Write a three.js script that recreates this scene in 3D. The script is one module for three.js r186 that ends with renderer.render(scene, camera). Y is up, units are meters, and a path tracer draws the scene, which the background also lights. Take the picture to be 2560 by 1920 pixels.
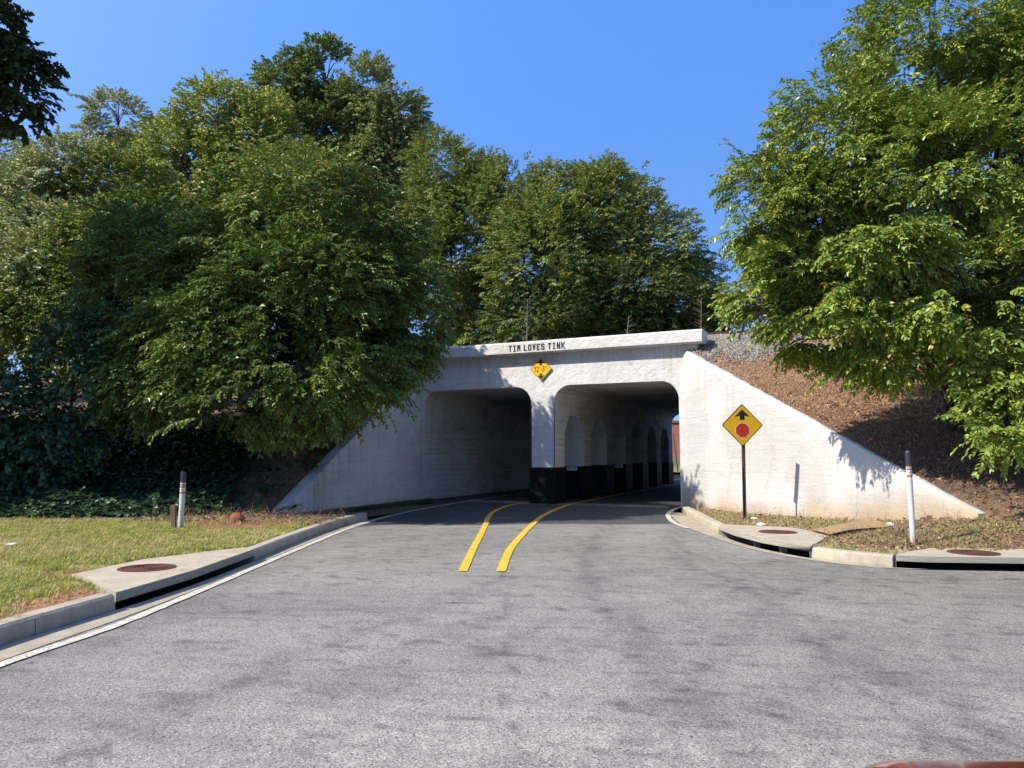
import * as THREE from 'three';
import { mergeGeometries, toCreasedNormals } from 'three/addons/utils/BufferGeometryUtils.js';
import { RoundedBoxGeometry } from 'three/addons/geometries/RoundedBoxGeometry.js';
import { FontLoader } from 'three/addons/loaders/FontLoader.js';
import { TextGeometry } from 'three/addons/geometries/TextGeometry.js';

// ---------------------------------------------------------------- camera, sky, sun, exposure
const scene = new THREE.Scene();
const camera = new THREE.PerspectiveCamera(53.1, 4 / 3, 0.1, 4000);
camera.position.set(0, 1.6, 0);
camera.rotation.set(THREE.MathUtils.degToRad(5.2), 0, 0);

const sstep0 = (x) => { const t = Math.min(1, Math.max(0, x)); return t * t * (3 - 2 * t); };
const toSun = new THREE.Vector3(-0.712, 0.69, 0.12).normalize();
const EXPOSURE = 1.5;
{
  const W = 512, H = 256, data = new Float32Array(W * H * 4);
  for (let j = 0; j < H; j++) for (let i = 0; i < W; i++) {
    const el = ((j + 0.5) / H - 0.5) * Math.PI, az = ((i + 0.5) / W - 0.5) * 2 * Math.PI;
    const d = new THREE.Vector3(Math.cos(el) * Math.cos(az), Math.sin(el), Math.cos(el) * Math.sin(az));
    const c = d.dot(toSun), e = Math.max(0, d.y);
    const hz = Math.exp(-e * 4.2);                                   // pale towards the horizon
    const glow = 0.5 * Math.pow(Math.max(0, c), 3) + 1.1 * Math.pow(Math.max(0, c), 24);
    const ph = 0.72 + 0.3 * (0.5 + 0.5 * c) ** 2 + 0.05 * c * c;
    const zen = 1 - 0.55 * sstep0((e - 0.5) / 0.4);
    let r = (0.072 + 0.24 * hz) * ph * zen + 0.75 * glow, g = (0.245 + 0.29 * hz) * ph * zen + 0.80 * glow, b = (0.75 + 0.17 * hz) * ph * zen + 0.82 * glow;
    if (d.y < 0) { const k = Math.exp(d.y * 6); r = r * k + 0.10 * (1 - k); g = g * k + 0.10 * (1 - k); b = b * k + 0.09 * (1 - k); }
    data.set([r, g, b, 1], (j * W + i) * 4);
  }
  const sky = new THREE.DataTexture(data, W, H, THREE.RGBAFormat, THREE.FloatType);
  sky.mapping = THREE.EquirectangularReflectionMapping; sky.magFilter = THREE.LinearFilter; sky.minFilter = THREE.LinearFilter; sky.needsUpdate = true;
  scene.background = sky; scene.environment = sky;
}
const sun = new THREE.DirectionalLight(new THREE.Color(1.0, 0.92, 0.79), 4.6);
sun.position.copy(toSun).multiplyScalar(120); sun.target.position.set(0, 0, -18);
sun.castShadow = true; sun.shadow.mapSize.set(4096, 4096);
Object.assign(sun.shadow.camera, { left: -60, right: 60, top: 60, bottom: -60, near: 1, far: 300 });
scene.add(sun, sun.target);

const renderer = new THREE.WebGLRenderer({ antialias: true });
renderer.toneMapping = THREE.LinearToneMapping;
renderer.toneMappingExposure = EXPOSURE;
renderer.shadowMap.enabled = true;
renderer.setSize(1024, 768);

// ---------------------------------------------------------------- helpers
const V3 = (x, y, z) => new THREE.Vector3(x, y, z);
function RNG(seed) { let a = seed >>> 0; return () => { a = (a + 0x6D2B79F5) | 0; let t = Math.imul(a ^ (a >>> 15), 1 | a); t = (t + Math.imul(t ^ (t >>> 7), 61 | t)) ^ t; return ((t ^ (t >>> 14)) >>> 0) / 4294967296; }; }
const hash = (x, y, z) => { let h = Math.imul(x, 374761393) ^ Math.imul(y, 668265263) ^ Math.imul(z, 1274126177); h = Math.imul(h ^ (h >>> 13), 1274126177); h ^= h >>> 16; return (h >>> 0) / 4294967296; };
const fade = (t) => t * t * (3 - 2 * t), lerp = (a, b, t) => a + (b - a) * t, clamp = (x, a = 0, b = 1) => Math.min(b, Math.max(a, x));
const sstep = (a, b, x) => fade(clamp((x - a) / (b - a)));
function noise2(x, y, s = 0, per = 0) {                              // 0..1, periodic when per is given
  const xi = Math.floor(x), yi = Math.floor(y), u = fade(x - xi), v = fade(y - yi);
  const m = per ? (k) => ((k % per) + per) % per : (k) => k;
  const a = hash(m(xi), m(yi), s), b = hash(m(xi + 1), m(yi), s), c = hash(m(xi), m(yi + 1), s), d = hash(m(xi + 1), m(yi + 1), s);
  return lerp(lerp(a, b, u), lerp(c, d, u), v);
}
function noise3(x, y, z) {
  const xi = Math.floor(x), yi = Math.floor(y), zi = Math.floor(z), u = fade(x - xi), v = fade(y - yi), w = fade(z - zi);
  const q = (k) => lerp(lerp(hash(xi, yi, zi + k), hash(xi + 1, yi, zi + k), u), lerp(hash(xi, yi + 1, zi + k), hash(xi + 1, yi + 1, zi + k), u), v);
  return lerp(q(0), q(1), w);
}
const fbm = (x, y, s = 0, o = 4) => { let r = 0, a = 0.5, t = 0; for (let i = 0; i < o; i++) { r += a * noise2(x, y, s + i); t += a; x *= 2.03; y *= 2.03; a *= 0.5; } return r / t; };

const used = new Map();
function numbered(name) { const n = used.get(name) ?? 0; used.set(name, n + 1); return n ? `${name}_${String(n).padStart(3, '0')}` : name; }
function tag(o, label, category, group) { o.userData.label = label; o.userData.category = category; if (group) o.userData.group = group; return o; }
function thing(name, label, category, pos = [0, 0, 0], turn = 0, group) {
  const o = new THREE.Group(); o.name = numbered(name); o.position.set(...pos); o.rotation.y = turn; scene.add(o);
  return tag(o, label, category, group);
}
function mesh(name, geo, mat, parent) { const m = new THREE.Mesh(geo, mat); m.name = parent ? name : numbered(name); m.castShadow = m.receiveShadow = true; (parent ?? scene).add(m); return m; }
function structure(name, geo, mat, parent) { const m = mesh(name, geo, mat, parent); if (!parent) m.userData.kind = 'structure'; return m; }

function pixTex(n, fn, srgb = false) {                               // fn(i, j) -> [r, g, b] 0..1
  const d = new Uint8Array(n * n * 4);
  for (let j = 0; j < n; j++) for (let i = 0; i < n; i++) { const c = fn(i, j), k = (j * n + i) * 4; d[k] = clamp(c[0]) * 255; d[k + 1] = clamp(c[1]) * 255; d[k + 2] = clamp(c[2]) * 255; d[k + 3] = 255; }
  const t = new THREE.DataTexture(d, n, n); t.wrapS = t.wrapT = THREE.RepeatWrapping; t.magFilter = THREE.LinearFilter; t.minFilter = THREE.LinearMipmapLinearFilter; t.generateMipmaps = true;
  if (srgb) t.colorSpace = THREE.SRGBColorSpace; t.needsUpdate = true; return t;
}
const rep = (t, r) => { const c = t.clone(); c.repeat.set(r, r); c.needsUpdate = true; return c; };

// a polygon cut into cells; fn(u, v) -> { p: [x,y,z], c: [r,g,b], uv: [u,v] }
function gridMesh(poly, cell, fn, flip = false) {
  let lo = [1e9, 1e9], hi = [-1e9, -1e9];
  for (const p of poly) for (const k of [0, 1]) { lo[k] = Math.min(lo[k], p[k]); hi[k] = Math.max(hi[k], p[k]); }
  const inside = (x, y) => { let r = false; for (let i = 0, j = poly.length - 1; i < poly.length; j = i++) { const [xi, yi] = poly[i], [xj, yj] = poly[j]; if ((yi > y) !== (yj > y) && x < ((xj - xi) * (y - yi)) / (yj - yi) + xi) r = !r; } return r; };
  const pos = [], col = [], uv = [], idx = [], seen = new Map();
  const vert = (x, y) => { const k = Math.round(x * 5e3) + '_' + Math.round(y * 5e3); let i = seen.get(k); if (i === undefined) { i = pos.length / 3; seen.set(k, i); const q = fn(x, y); pos.push(...q.p); col.push(...(q.c ?? [1, 1, 1])); uv.push(...(q.uv ?? [x, y])); } return i; };
  const tri = (a, b, c) => { if (a !== b && b !== c && a !== c) flip ? idx.push(a, c, b) : idx.push(a, b, c); };
  const clip = (pts, k, v, sign) => { const out = []; for (let i = 0; i < pts.length; i++) { const a = pts[i], b = pts[(i + 1) % pts.length], da = (a[k] - v) * sign, db = (b[k] - v) * sign; if (da >= 0) out.push(a); if ((da > 0 && db < 0) || (da < 0 && db > 0)) { const t = da / (da - db); out.push([a[0] + (b[0] - a[0]) * t, a[1] + (b[1] - a[1]) * t]); } } return out; };
  const nx = Math.ceil((hi[0] - lo[0]) / cell), ny = Math.ceil((hi[1] - lo[1]) / cell);
  const edges = poly.map((p, i) => [p, poly[(i + 1) % poly.length]]);
  for (let j = 0; j < ny; j++) {
    const y0 = lo[1] + j * cell, y1 = y0 + cell;
    const row = edges.filter(([a, b]) => Math.max(a[1], b[1]) >= y0 - 1e-6 && Math.min(a[1], b[1]) <= y1 + 1e-6);
    for (let i = 0; i < nx; i++) {
      const x0 = lo[0] + i * cell, x1 = x0 + cell;
      const hit = row.some(([a, b]) => {
        if (Math.max(a[0], b[0]) < x0 - 1e-6 || Math.min(a[0], b[0]) > x1 + 1e-6) return false;
        const s = (x, y) => (b[0] - a[0]) * (y - a[1]) - (b[1] - a[1]) * (x - a[0]);
        const q = [s(x0, y0), s(x1, y0), s(x0, y1), s(x1, y1)]; return Math.min(...q) <= 1e-9 && Math.max(...q) >= -1e-9;
      });
      if (!hit) { if (inside((x0 + x1) / 2, (y0 + y1) / 2)) { const a = vert(x0, y0), b = vert(x1, y0), c = vert(x1, y1), d = vert(x0, y1); tri(a, b, c); tri(a, c, d); } continue; }
      let pts = clip(clip(clip(clip(poly, 0, x0, 1), 0, x1, -1), 1, y0, 1), 1, y1, -1);
      pts = pts.filter((p, k) => { const q = pts[(k + 1) % pts.length]; return Math.hypot(p[0] - q[0], p[1] - q[1]) > 1e-5; });
      if (pts.length < 3) continue;
      const vs = pts.map((p) => new THREE.Vector2(...p)); if (Math.abs(THREE.ShapeUtils.area(vs)) < 1e-7) continue;
      if (THREE.ShapeUtils.area(vs) < 0) { vs.reverse(); pts.reverse(); }
      for (const [a, b, c] of THREE.ShapeUtils.triangulateShape(vs, [])) tri(vert(...pts[a]), vert(...pts[b]), vert(...pts[c]));
    }
  }
  const g = new THREE.BufferGeometry();
  g.setAttribute('position', new THREE.Float32BufferAttribute(pos, 3)); g.setAttribute('color', new THREE.Float32BufferAttribute(col, 3)); g.setAttribute('uv', new THREE.Float32BufferAttribute(uv, 2));
  g.setIndex(idx); g.computeVertexNormals(); return g;
}
// a sheet of quads: fn(i, j) -> { p, c, uv }
function sheet(nu, nv, fn, flip = false) {
  const pos = [], col = [], uv = [], idx = [];
  for (let j = 0; j <= nv; j++) for (let i = 0; i <= nu; i++) { const q = fn(i / nu, j / nv); pos.push(...q.p); col.push(...(q.c ?? [1, 1, 1])); uv.push(...(q.uv ?? [i / nu, j / nv])); }
  for (let j = 0; j < nv; j++) for (let i = 0; i < nu; i++) { const a = j * (nu + 1) + i, b = a + 1, c = a + nu + 2, d = a + nu + 1; flip ? idx.push(a, c, b, a, d, c) : idx.push(a, b, c, a, c, d); }
  const g = new THREE.BufferGeometry();
  g.setAttribute('position', new THREE.Float32BufferAttribute(pos, 3)); g.setAttribute('color', new THREE.Float32BufferAttribute(col, 3)); g.setAttribute('uv', new THREE.Float32BufferAttribute(uv, 2));
  g.setIndex(idx); g.computeVertexNormals(); return g;
}
const plain = (g) => { const q = g.index ? g.toNonIndexed() : g; for (const k of Object.keys(q.attributes)) if (!['position', 'normal', 'uv'].includes(k)) q.deleteAttribute(k); if (!q.attributes.uv) q.setAttribute('uv', new THREE.Float32BufferAttribute(new Float32Array(q.attributes.position.count * 2), 2)); return q; };
const merge = (list) => mergeGeometries(list.map(plain));
function box(w, h, d, x = 0, y = 0, z = 0, r = 0) { const g = r ? new RoundedBoxGeometry(w, h, d, 2, r) : new THREE.BoxGeometry(w, h, d); g.translate(x, y, z); return g; }
function tube(pts, r0, r1, sides = 6, seg = 0) {                     // tapered limb through points
  const curve = new THREE.CatmullRomCurve3(pts.map((p) => (p.isVector3 ? p : V3(...p)))), n = seg || Math.max(2, (pts.length - 1) * 3);
  const g = new THREE.TubeGeometry(curve, n, 1, sides, false), P = g.attributes.position, N = g.attributes.normal;
  for (let i = 0; i <= n; i++) { const c = curve.getPointAt(i / n), r = lerp(r0, r1, i / n); for (let j = 0; j <= sides; j++) { const k = i * (sides + 1) + j; P.setXYZ(k, c.x + N.getX(k) * r, c.y + N.getY(k) * r, c.z + N.getZ(k) * r); } }
  return g;
}
const std = (o) => new THREE.MeshStandardMaterial(o);

// ---------------------------------------------------------------- surfaces
const grainTex = pixTex(1024, (i, j) => {                            // asphalt aggregate, 3 m tile
  const a = hash(i, j, 11), b = noise2(i / 2.5, j / 2.5, 2, 410), c = noise2(i / 6, j / 6, 3, 170);
  let v = 0.51 + 0.40 * (b - 0.5) + 0.16 * (c - 0.5) + 0.26 * (a - 0.5);
  if (b > 0.78) v += 0.30 * hash(i >> 2, j >> 2, 5); if (b < 0.2) v -= 0.16;
  return [v, v, v * 0.985];
});
grainTex.colorSpace = THREE.NoColorSpace;
const grainBump = pixTex(512, (i, j) => { const v = 0.6 * noise2(i / 3, j / 3, 2, 171) + 0.4 * noise2(i / 8, j / 8, 3, 64); return [v, v, v]; });
const plasterBump = pixTex(1024, (i, j) => {                         // 4 m tile: board-marked, trowelled concrete
  const b = j / 1024 * 24 + 0.25 * noise2(i / 256, j / 256, 20, 4), fr = b - Math.floor(b), row = Math.floor(b);
  const edge = Math.exp(-(Math.min(fr, 1 - fr) ** 2) / 0.003) * sstep(0.35, 0.75, noise2(i / 128, Math.round(b) * 3.7, 21, 0)) * sstep(0.35, 0.65, noise2(i / 128, b / 5, 22, 0));
  const v = 0.42 + 0.34 * (noise2(i / 64, j / 64, 7, 16) - 0.5) + 0.26 * (noise2(i / 16, j / 10, 8, 0) - 0.5) + 0.16 * (noise2(i / 5, j / 4, 9, 0) - 0.5) + 0.1 * (hash(row, 3, 4) - 0.5) - 0.2 * edge;
  return [v, v, v];
});
const trowelBump = pixTex(512, (i, j) => { const u = i / 512, v = j / 512; const w = 0.5 + 0.42 * (noise2(u * 9, v * 11, 27, 0) - 0.5) + 0.34 * (noise2(u * 26, v * 34, 28, 0) - 0.5) + 0.2 * (noise2(u * 80, v * 100, 29, 0) - 0.5); return [w, w, w]; });
const paintMap = pixTex(1024, (i, j) => {
  const u = i / 1024, v = j / 1024;
  const f = 0.5 * noise2(u * 8, v * 8, 31, 8) + 0.3 * noise2(u * 24, v * 40, 32, 0) + 0.2 * noise2(u * 120, v * 160, 33, 0);
  const pock = noise2(u * 90, v * 90, 34, 90) > 0.86 ? 0.12 : 0;
  const w = 0.93 + 0.14 * (f - 0.5) - pock * 0.6; return [w, w * 0.995, w * 0.985];
});
// one-off map for a wall of w x h metres: drips from the top edge, board marks, patches of older paint, hairline cracks
function wallMap(w, h, seed, o) {
  const W = 1024, Hh = 512, d = new Uint8Array(W * Hh * 4), top = o.top ?? (() => h);
  const crack = new Float32Array(W * Hh), rnd = RNG(seed);
  for (const pts of o.cracks ?? []) for (let k = 0; k + 1 < pts.length; k++) { const [a, b] = [pts[k], pts[k + 1]], n = 400; for (let i = 0; i < n; i++) { const t = i / n, x = Math.round((lerp(a[0], b[0], t) + 0.03 * (noise2(t * 14, k * 5, seed) - 0.5)) / w * W), y = Math.round((lerp(a[1], b[1], t) + 0.02 * (noise2(t * 14, k * 5, seed + 1) - 0.5)) / h * Hh); if (x >= 0 && x < W && y >= 0 && y < Hh) crack[y * W + x] = o.crackDepth ?? 0.4; } }
  for (let j = 0; j < Hh; j++) for (let i = 0; i < W; i++) {
    const u = i / W * w, v = j / Hh * h, dt = top(u) - v;
    const drip = sstep(0.52, 0.8, noise2(u * 9, 3, seed) * 0.6 + 0.4 * noise2(u * 31, v * 0.6, seed + 2)) * Math.exp(-Math.max(0, dt) * (0.5 + 1.2 * noise2(u * 5, 1, seed + 4))) * (o.drip ?? 0.25);
    const row = Math.floor(v / 0.19 + 0.12 * noise2(u * 0.6, v * 0.6, seed + 3)), fr = v / 0.19 + 0.12 * noise2(u * 0.6, v * 0.6, seed + 3) - row, mark = sstep(0.45, 0.75, noise2(u * 0.55, v * 0.5, seed + 5)) * (o.boards ?? 0.2);
    const seamL = Math.min(fr, 1 - fr) < 0.06 ? sstep(0.35, 0.7, noise2(u * 1.7, row * 7, seed + 6)) * mark : 0, board = (hash(row, 1, seed) - 0.5) * 0.12 * mark * 4;
    const streak = (noise2(u * 2.2, v * 26, seed + 7) - 0.5) * 0.10 * (0.3 + mark * 3), patch = sstep(0.50, 0.60, noise2(u * 1.1, v * 1.3, seed + 8)) * 0.07, scuff = sstep(0.62, 0.8, noise2(u * 3, v * 5, seed + 9) * 0.6 + 0.4 * noise2(u * 18, v * 22, seed + 10)) * (o.scuff ?? 0.2);
    const fine = 0.07 * (noise2(u * 40, v * 40, seed + 11) - 0.5) + 0.04 * (hash(i, j, seed) - 0.5), pit = hash(i >> 1, j >> 1, seed + 12) > 0.9975 ? 0.2 : 0;
    const k = clamp(0.97 - drip - seamL - scuff - pit - crack[j * W + i] + board + streak - patch + fine), q = (j * W + i) * 4, warm = drip * 0.35 + patch * 0.5 + scuff * 0.2;
    d[q] = k * 255; d[q + 1] = k * (1 - warm * 0.12) * 255; d[q + 2] = k * (1 - warm * 0.3) * 255; d[q + 3] = 255;
  }
  const t = new THREE.DataTexture(d, W, Hh); t.wrapS = t.wrapT = THREE.MirroredRepeatWrapping; t.magFilter = THREE.LinearFilter; t.repeat.set(1 / w, 1 / h); t.needsUpdate = true; return t;
}
const soilMap = pixTex(1024, (i, j) => {                             // 2 m tile of crumbly earth
  const u = i / 1024, v = j / 1024; const f = 0.45 * noise2(u * 24, v * 24, 41, 24) + 0.3 * noise2(u * 70, v * 70, 42, 70) + 0.25 * noise2(u * 220, v * 220, 43, 220);
  const w = 0.55 + 0.8 * (f - 0.5) * 1.3; return [w + 0.28, w + 0.27, w + 0.26];
});
const soilBump = pixTex(512, (i, j) => { const u = i / 512, v = j / 512; const w = 0.5 * noise2(u * 24, v * 24, 41, 24) + 0.3 * noise2(u * 70, v * 70, 42, 70) + 0.2 * noise2(u * 200, v * 200, 44, 200); return [w, w, w]; });
const lineMap = pixTex(512, (i, j) => { const u = i / 512, v = j / 512; const n = 0.55 * noise2(u * 60, v * 60, 57, 60) + 0.45 * noise2(u * 170, v * 170, 58, 170), w = noise2(u * 7, v * 7, 59, 7); const k = n < 0.20 + 0.20 * w ? 0.30 : 0.92 + 0.16 * (noise2(u * 12, v * 12, 56, 12) - 0.5); return [k, k, k]; });
const concMap = pixTex(512, (i, j) => { const u = i / 512, v = j / 512; const w = 0.86 + 0.22 * (noise2(u * 9, v * 9, 51, 9) - 0.5) + 0.14 * (noise2(u * 40, v * 40, 52, 40) - 0.5) + 0.12 * (hash(i, j, 53) - 0.5); return [w, w * 0.985, w * 0.955]; });

const M = {
  asphalt: std({ vertexColors: true, map: rep(grainTex, 1 / 3), bumpMap: rep(grainBump, 1 / 1.5), bumpScale: 0.004, roughness: 0.82 }),
  paint: std({ vertexColors: true, map: rep(paintMap, 1 / 4), bumpMap: rep(plasterBump, 1 / 4), bumpScale: 0.018, roughness: 0.72 }),
  plaster: std({ vertexColors: true, map: rep(paintMap, 1 / 4), bumpMap: rep(trowelBump, 1 / 2.5), bumpScale: 0.022, roughness: 0.72 }),
  wingR: std({ color: new THREE.Color().setRGB(0.87, 0.865, 0.86), vertexColors: true, map: wallMap(10.2, 5.1, 301, { top: (u) => 4.8 - 0.43 * u, boards: 0.12, drip: 0.08, scuff: 0.05, cracks: [[[2.75, 3.55], [2.6, 2.6], [2.72, 1.9], [2.45, 1.1], [2.3, 0.4]], [[7.2, 1.5], [7.0, 0.9], [6.95, 0.3]], [[3.9, 0.6], [4.15, 1.3]]], crackDepth: 0.3 }), bumpMap: rep(plasterBump, 1 / 4), bumpScale: 0.014, roughness: 0.72 }),
  wingL: std({ vertexColors: true, map: wallMap(10.2, 5.1, 331, { top: (u) => 4.72 - 0.54 * u, boards: 0.16, drip: 0.3, scuff: 0.08, cracks: [[[0.4, 2.9], [1.6, 2.85], [2.6, 2.92]], [[2.2, 1.35], [4.0, 1.42], [5.8, 1.36]], [[3, 0.5], [5.5, 0.3]]] }), bumpMap: rep(plasterBump, 1 / 4), bumpScale: 0.014, roughness: 0.72 }),
  head: std({ vertexColors: true, map: wallMap(10.6, 5.3, 361, { top: () => 4.9, boards: 0.10, drip: 0.14, scuff: 0.08, cracks: [[[4.9, 3.27], [5.7, 3.25]], [[1.2, 4.2], [1.5, 3.9]], [[8.2, 4.5], [8.6, 4.0], [8.5, 3.8]]] }), bumpMap: rep(trowelBump, 1 / 2.5), bumpScale: 0.022, roughness: 0.72 }),
  barrel: std({ vertexColors: true, map: wallMap(9.6, 4.8, 391, { top: () => 4, boards: 0.45, drip: 0.25, scuff: 0.16, cracks: [[[0.5, 3.1], [4, 2.9], [9, 3.0]]] }), bumpMap: rep(plasterBump, 1 / 4), bumpScale: 0.014, roughness: 0.75 }),
  black: new THREE.MeshPhysicalMaterial({ specularIntensity: 0.35, color: new THREE.Color().setRGB(0.006, 0.0065, 0.008), bumpMap: rep(plasterBump, 1 / 2), bumpScale: 0.006, roughness: 0.5 }),
  soil: std({ vertexColors: true, map: rep(soilMap, 1 / 2), bumpMap: rep(soilBump, 1 / 2), bumpScale: 0.05, roughness: 0.95 }),
  conc: std({ color: new THREE.Color().setRGB(0.46, 0.43, 0.36), map: rep(concMap, 1 / 1.2), bumpMap: rep(grainBump, 1 / 1), bumpScale: 0.003, roughness: 0.85 }),
  concv: std({ vertexColors: true, map: rep(concMap, 1 / 1.2), bumpMap: rep(grainBump, 1 / 1), bumpScale: 0.003, roughness: 0.85 }),
  dark: std({ color: new THREE.Color().setRGB(0.03, 0.028, 0.025), roughness: 0.95 }),
  white: std({ color: new THREE.Color().setRGB(0.60, 0.57, 0.47), map: rep(lineMap, 1 / 1.3), roughness: 0.7, bumpMap: rep(grainBump, 1 / 1.5), bumpScale: 0.003 }),
  yellow: std({ color: new THREE.Color().setRGB(0.92, 0.50, 0.03), map: rep(lineMap, 1 / 1.3), roughness: 0.7, bumpMap: rep(grainBump, 1 / 1.5), bumpScale: 0.003 }),
  rust: std({ color: new THREE.Color().setRGB(0.16, 0.065, 0.04), map: rep(concMap, 3), bumpMap: rep(soilBump, 2), bumpScale: 0.01, roughness: 0.8, metalness: 0.3 }),
  bark: std({ color: new THREE.Color().setRGB(0.075, 0.06, 0.045), map: rep(soilMap, 1), bumpMap: rep(soilBump, 2), bumpScale: 0.03, roughness: 0.9 }),
  barkPale: std({ color: new THREE.Color().setRGB(0.17, 0.15, 0.13), map: rep(soilMap, 1), bumpMap: rep(soilBump, 2), bumpScale: 0.03, roughness: 0.9 }),
};


// ---------------------------------------------------------------- ground shape
// the railway runs along d; a is the distance out of the portal face towards the street, s along it
const D = [0.8949, 0.4462], N = [-0.4462, 0.8949], O = [1, -25];
const xz = (s, a) => [O[0] + D[0] * s + N[0] * a, O[1] + D[1] * s + N[1] * a];
const aOf = (x, z) => (x - O[0]) * N[0] + (z - O[1]) * N[1], sOf = (x, z) => (x - O[0]) * D[0] + (z - O[1]) * D[1];
const smin = (a, b, k) => { const h = clamp(0.5 + 0.5 * (b - a) / k); return lerp(b, a, h) - k * h * (1 - h); };
const smax = (a, b, k) => -smin(-a, -b, k);
const bumpy = (x, z) => 0.06 * (fbm(x * 0.9, z * 0.9, 61, 3) - 0.5) + 0.03 * (fbm(x * 4, z * 4, 64, 2) - 0.5);
const TOP = 5.32, JL = [-3.1, -27.05], EL = [-5.63, -18.95], JR = [5.02, -23.0], ER = [8.2, -13.7];
const wingHL = (u) => 4.72 - 4.60 * u, wingHR = (u) => 4.80 - 4.25 * u;   // height of the wing walls along them
function hRight(x, z) {
  const wx = JR[0] + (ER[0] - JR[0]) * (z - JR[1]) / (ER[1] - JR[1]), front = z < ER[1] && z > JR[1] - 0.5 && x < wx + 0.06;
  const emb = front ? -5 : smin(TOP, 4.70 - 0.619 * aOf(x, z), 0.5);
  const toe = 0.15 + 0.26 * sstep(-18, -13.6, z) * sstep(5.2, 8.4, x) * sstep(-11.8, -13.4, z) + 0.05 * sstep(8, 20, x) - 0.07 * sstep(-17, -20, z);
  return smax(emb, toe, 0.25) + bumpy(x, z) * (0.3 + 0.7 * sstep(0.2, 0.8, emb));
}
function hLeft(x, z) {
  const wx = EL[0] + (z - EL[1]) * (EL[0] - JL[0]) / (EL[1] - JL[1]), fr = z > EL[1] - 0.3 ? sstep(0.1, -0.9, x - wx) : 1;
  const sh = 3.4 * sstep(-6.3, -12, x), emb = (fr - 1) * 1.5 + smin(TOP, 4.66 - 0.55 * (aOf(x, z) - sh * sstep(2, 8, aOf(x, z))), 0.5);
  const toe = 0.16 + 0.02 * Math.max(0, -4.2 - x) * 0.8 - 0.08 * sstep(-17.5, -19.5, z) * sstep(-6.5, -5, x);
  return smax(emb, toe, 0.3) + bumpy(x, z) * (0.35 + 0.65 * sstep(0.2, 0.9, emb));
}
const hTop = (x, z) => { const a = aOf(x, z); const back = smin(TOP, TOP + 0.6 * (a + 18.3), 0.4); return smin(back, smin(TOP, 4.70 - 0.619 * a, 0.5), 0.3) + bumpy(x, z) * 0.5; };

const kerbL = [[-4.7, 14], [-4.5, 4], [-4.33, -5], [-4.26, -6.6], [-4.06, -8.05], [-3.9, -9.6], [-3.86, -11.6], [-3.88, -14], [-3.8, -16.6], [-3.68, -18], [-3.52, -18.95]];
const kerbR = [[4.62, -21.2], [4.45, -19.2], [4.28, -17.3], [4.13, -15.6], [4.10, -14.3], [4.22, -13.2], [4.5, -12.2], [4.85, -11.55], [5.37, -11.04], [5.8, -10.88], [7.2, -10.74], [9, -10.5], [12, -9.55], [18, -6.95], [40, 3.2], [62, 13]];
const offset = (pts, d) => pts.map((p, i) => { const a = pts[Math.max(0, i - 1)], b = pts[Math.min(pts.length - 1, i + 1)], l = Math.hypot(b[0] - a[0], b[1] - a[1]); return [p[0] - ((b[1] - a[1]) / l) * d, p[1] + ((b[0] - a[0]) / l) * d]; });
const smooth = (pts, n = 6) => new THREE.CatmullRomCurve3(pts.map((p) => V3(p[0], 0, p[1]))).getPoints((pts.length - 1) * n).map((p) => [p.x, p.z]);

// inlet slabs: front edge along the kerb line, back edge into the verge
const slabL = [[-4.09, -8.1], [-3.92, -9.6], [-3.88, -11.75], [-4.12, -11.95], [-5.02, -10.6], [-5.24, -9.25]];
const slabR1 = [[4.12, -15.45], [4.10, -14.3], [4.22, -13.2], [4.58, -12.02], [5.66, -13.79], [5.44, -15.15], [4.32, -15.85]];
const slabR2 = [[5.42, -11.03], [5.8, -10.88], [7.2, -10.74], [8.3, -10.69], [8.25, -11.72], [6.36, -11.86], [5.62, -11.3]];

// colours of the ground (own colours of clay, soil, thatch and gravel)
const mix3 = (a, b, t) => [lerp(a[0], b[0], t), lerp(a[1], b[1], t), lerp(a[2], b[2], t)];
const CLAY = [0.36, 0.165, 0.085], SOIL = [0.12, 0.075, 0.048], THATCH = [0.36, 0.27, 0.13], TURF = [0.33, 0.27, 0.10], GRAVEL = [0.22, 0.195, 0.17], SLOPE = [0.27, 0.165, 0.10];
function clayL(x, z) {                                               // share of bare red clay on the left verge
  const n = fbm(x * 1.3, z * 1.3, 71, 4);
  const kerb = sstep(-5.3, -4.4, x) * sstep(-9.6, -8.0, z) * 0.8, end = sstep(2.2, 0.6, Math.hypot((x + 5.7) / 1.1, (z + 16.9) / 1.5)) , sl = sstep(0.75, 0.2, Math.hypot(x + 5.15, z + 9.3)) * 0.8, post = sstep(1.6, 0.4, Math.hypot(x + 6.3, (z + 16.2) * 0.7)) * 0.8;
  return sstep(0.44, 0.62, n * 0.45 + 0.48 * Math.max(kerb, 1.35 * end, sl, 1.2 * post));
}
const shadeL = (x, z) => sstep(-14.9, -15.9, z - 0.05 * (x + 8));    // where the lawn gives way to the vines
function colLeft(x, z) {
  const n = fbm(x * 0.8, z * 0.8, 73, 4), m = fbm(x * 5, z * 5, 75, 3);
  let c = mix3(TURF, THATCH, sstep(0.38, 0.72, n * 0.6 + m * 0.4)); c = mix3(c, mix3([0.20, 0.13, 0.08], [0.30, 0.18, 0.11], sstep(-8.2, -6.8, x)), 0.85 * shadeL(x, z)); c = mix3(c, CLAY, clayL(x, z));
  return mix3(c, [c[0] * 0.7, c[1] * 0.7, c[2] * 0.7], m * 0.5);
}
const gravelShare = (x, z) => { const a = aOf(x, z); return sstep(1.3, -0.3, a + 1.6 * (fbm(x * 1.2, z * 1.2, 81, 3) - 0.5) + Math.max(0, sOf(x, z) - 6.4) * 0.7); };
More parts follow.
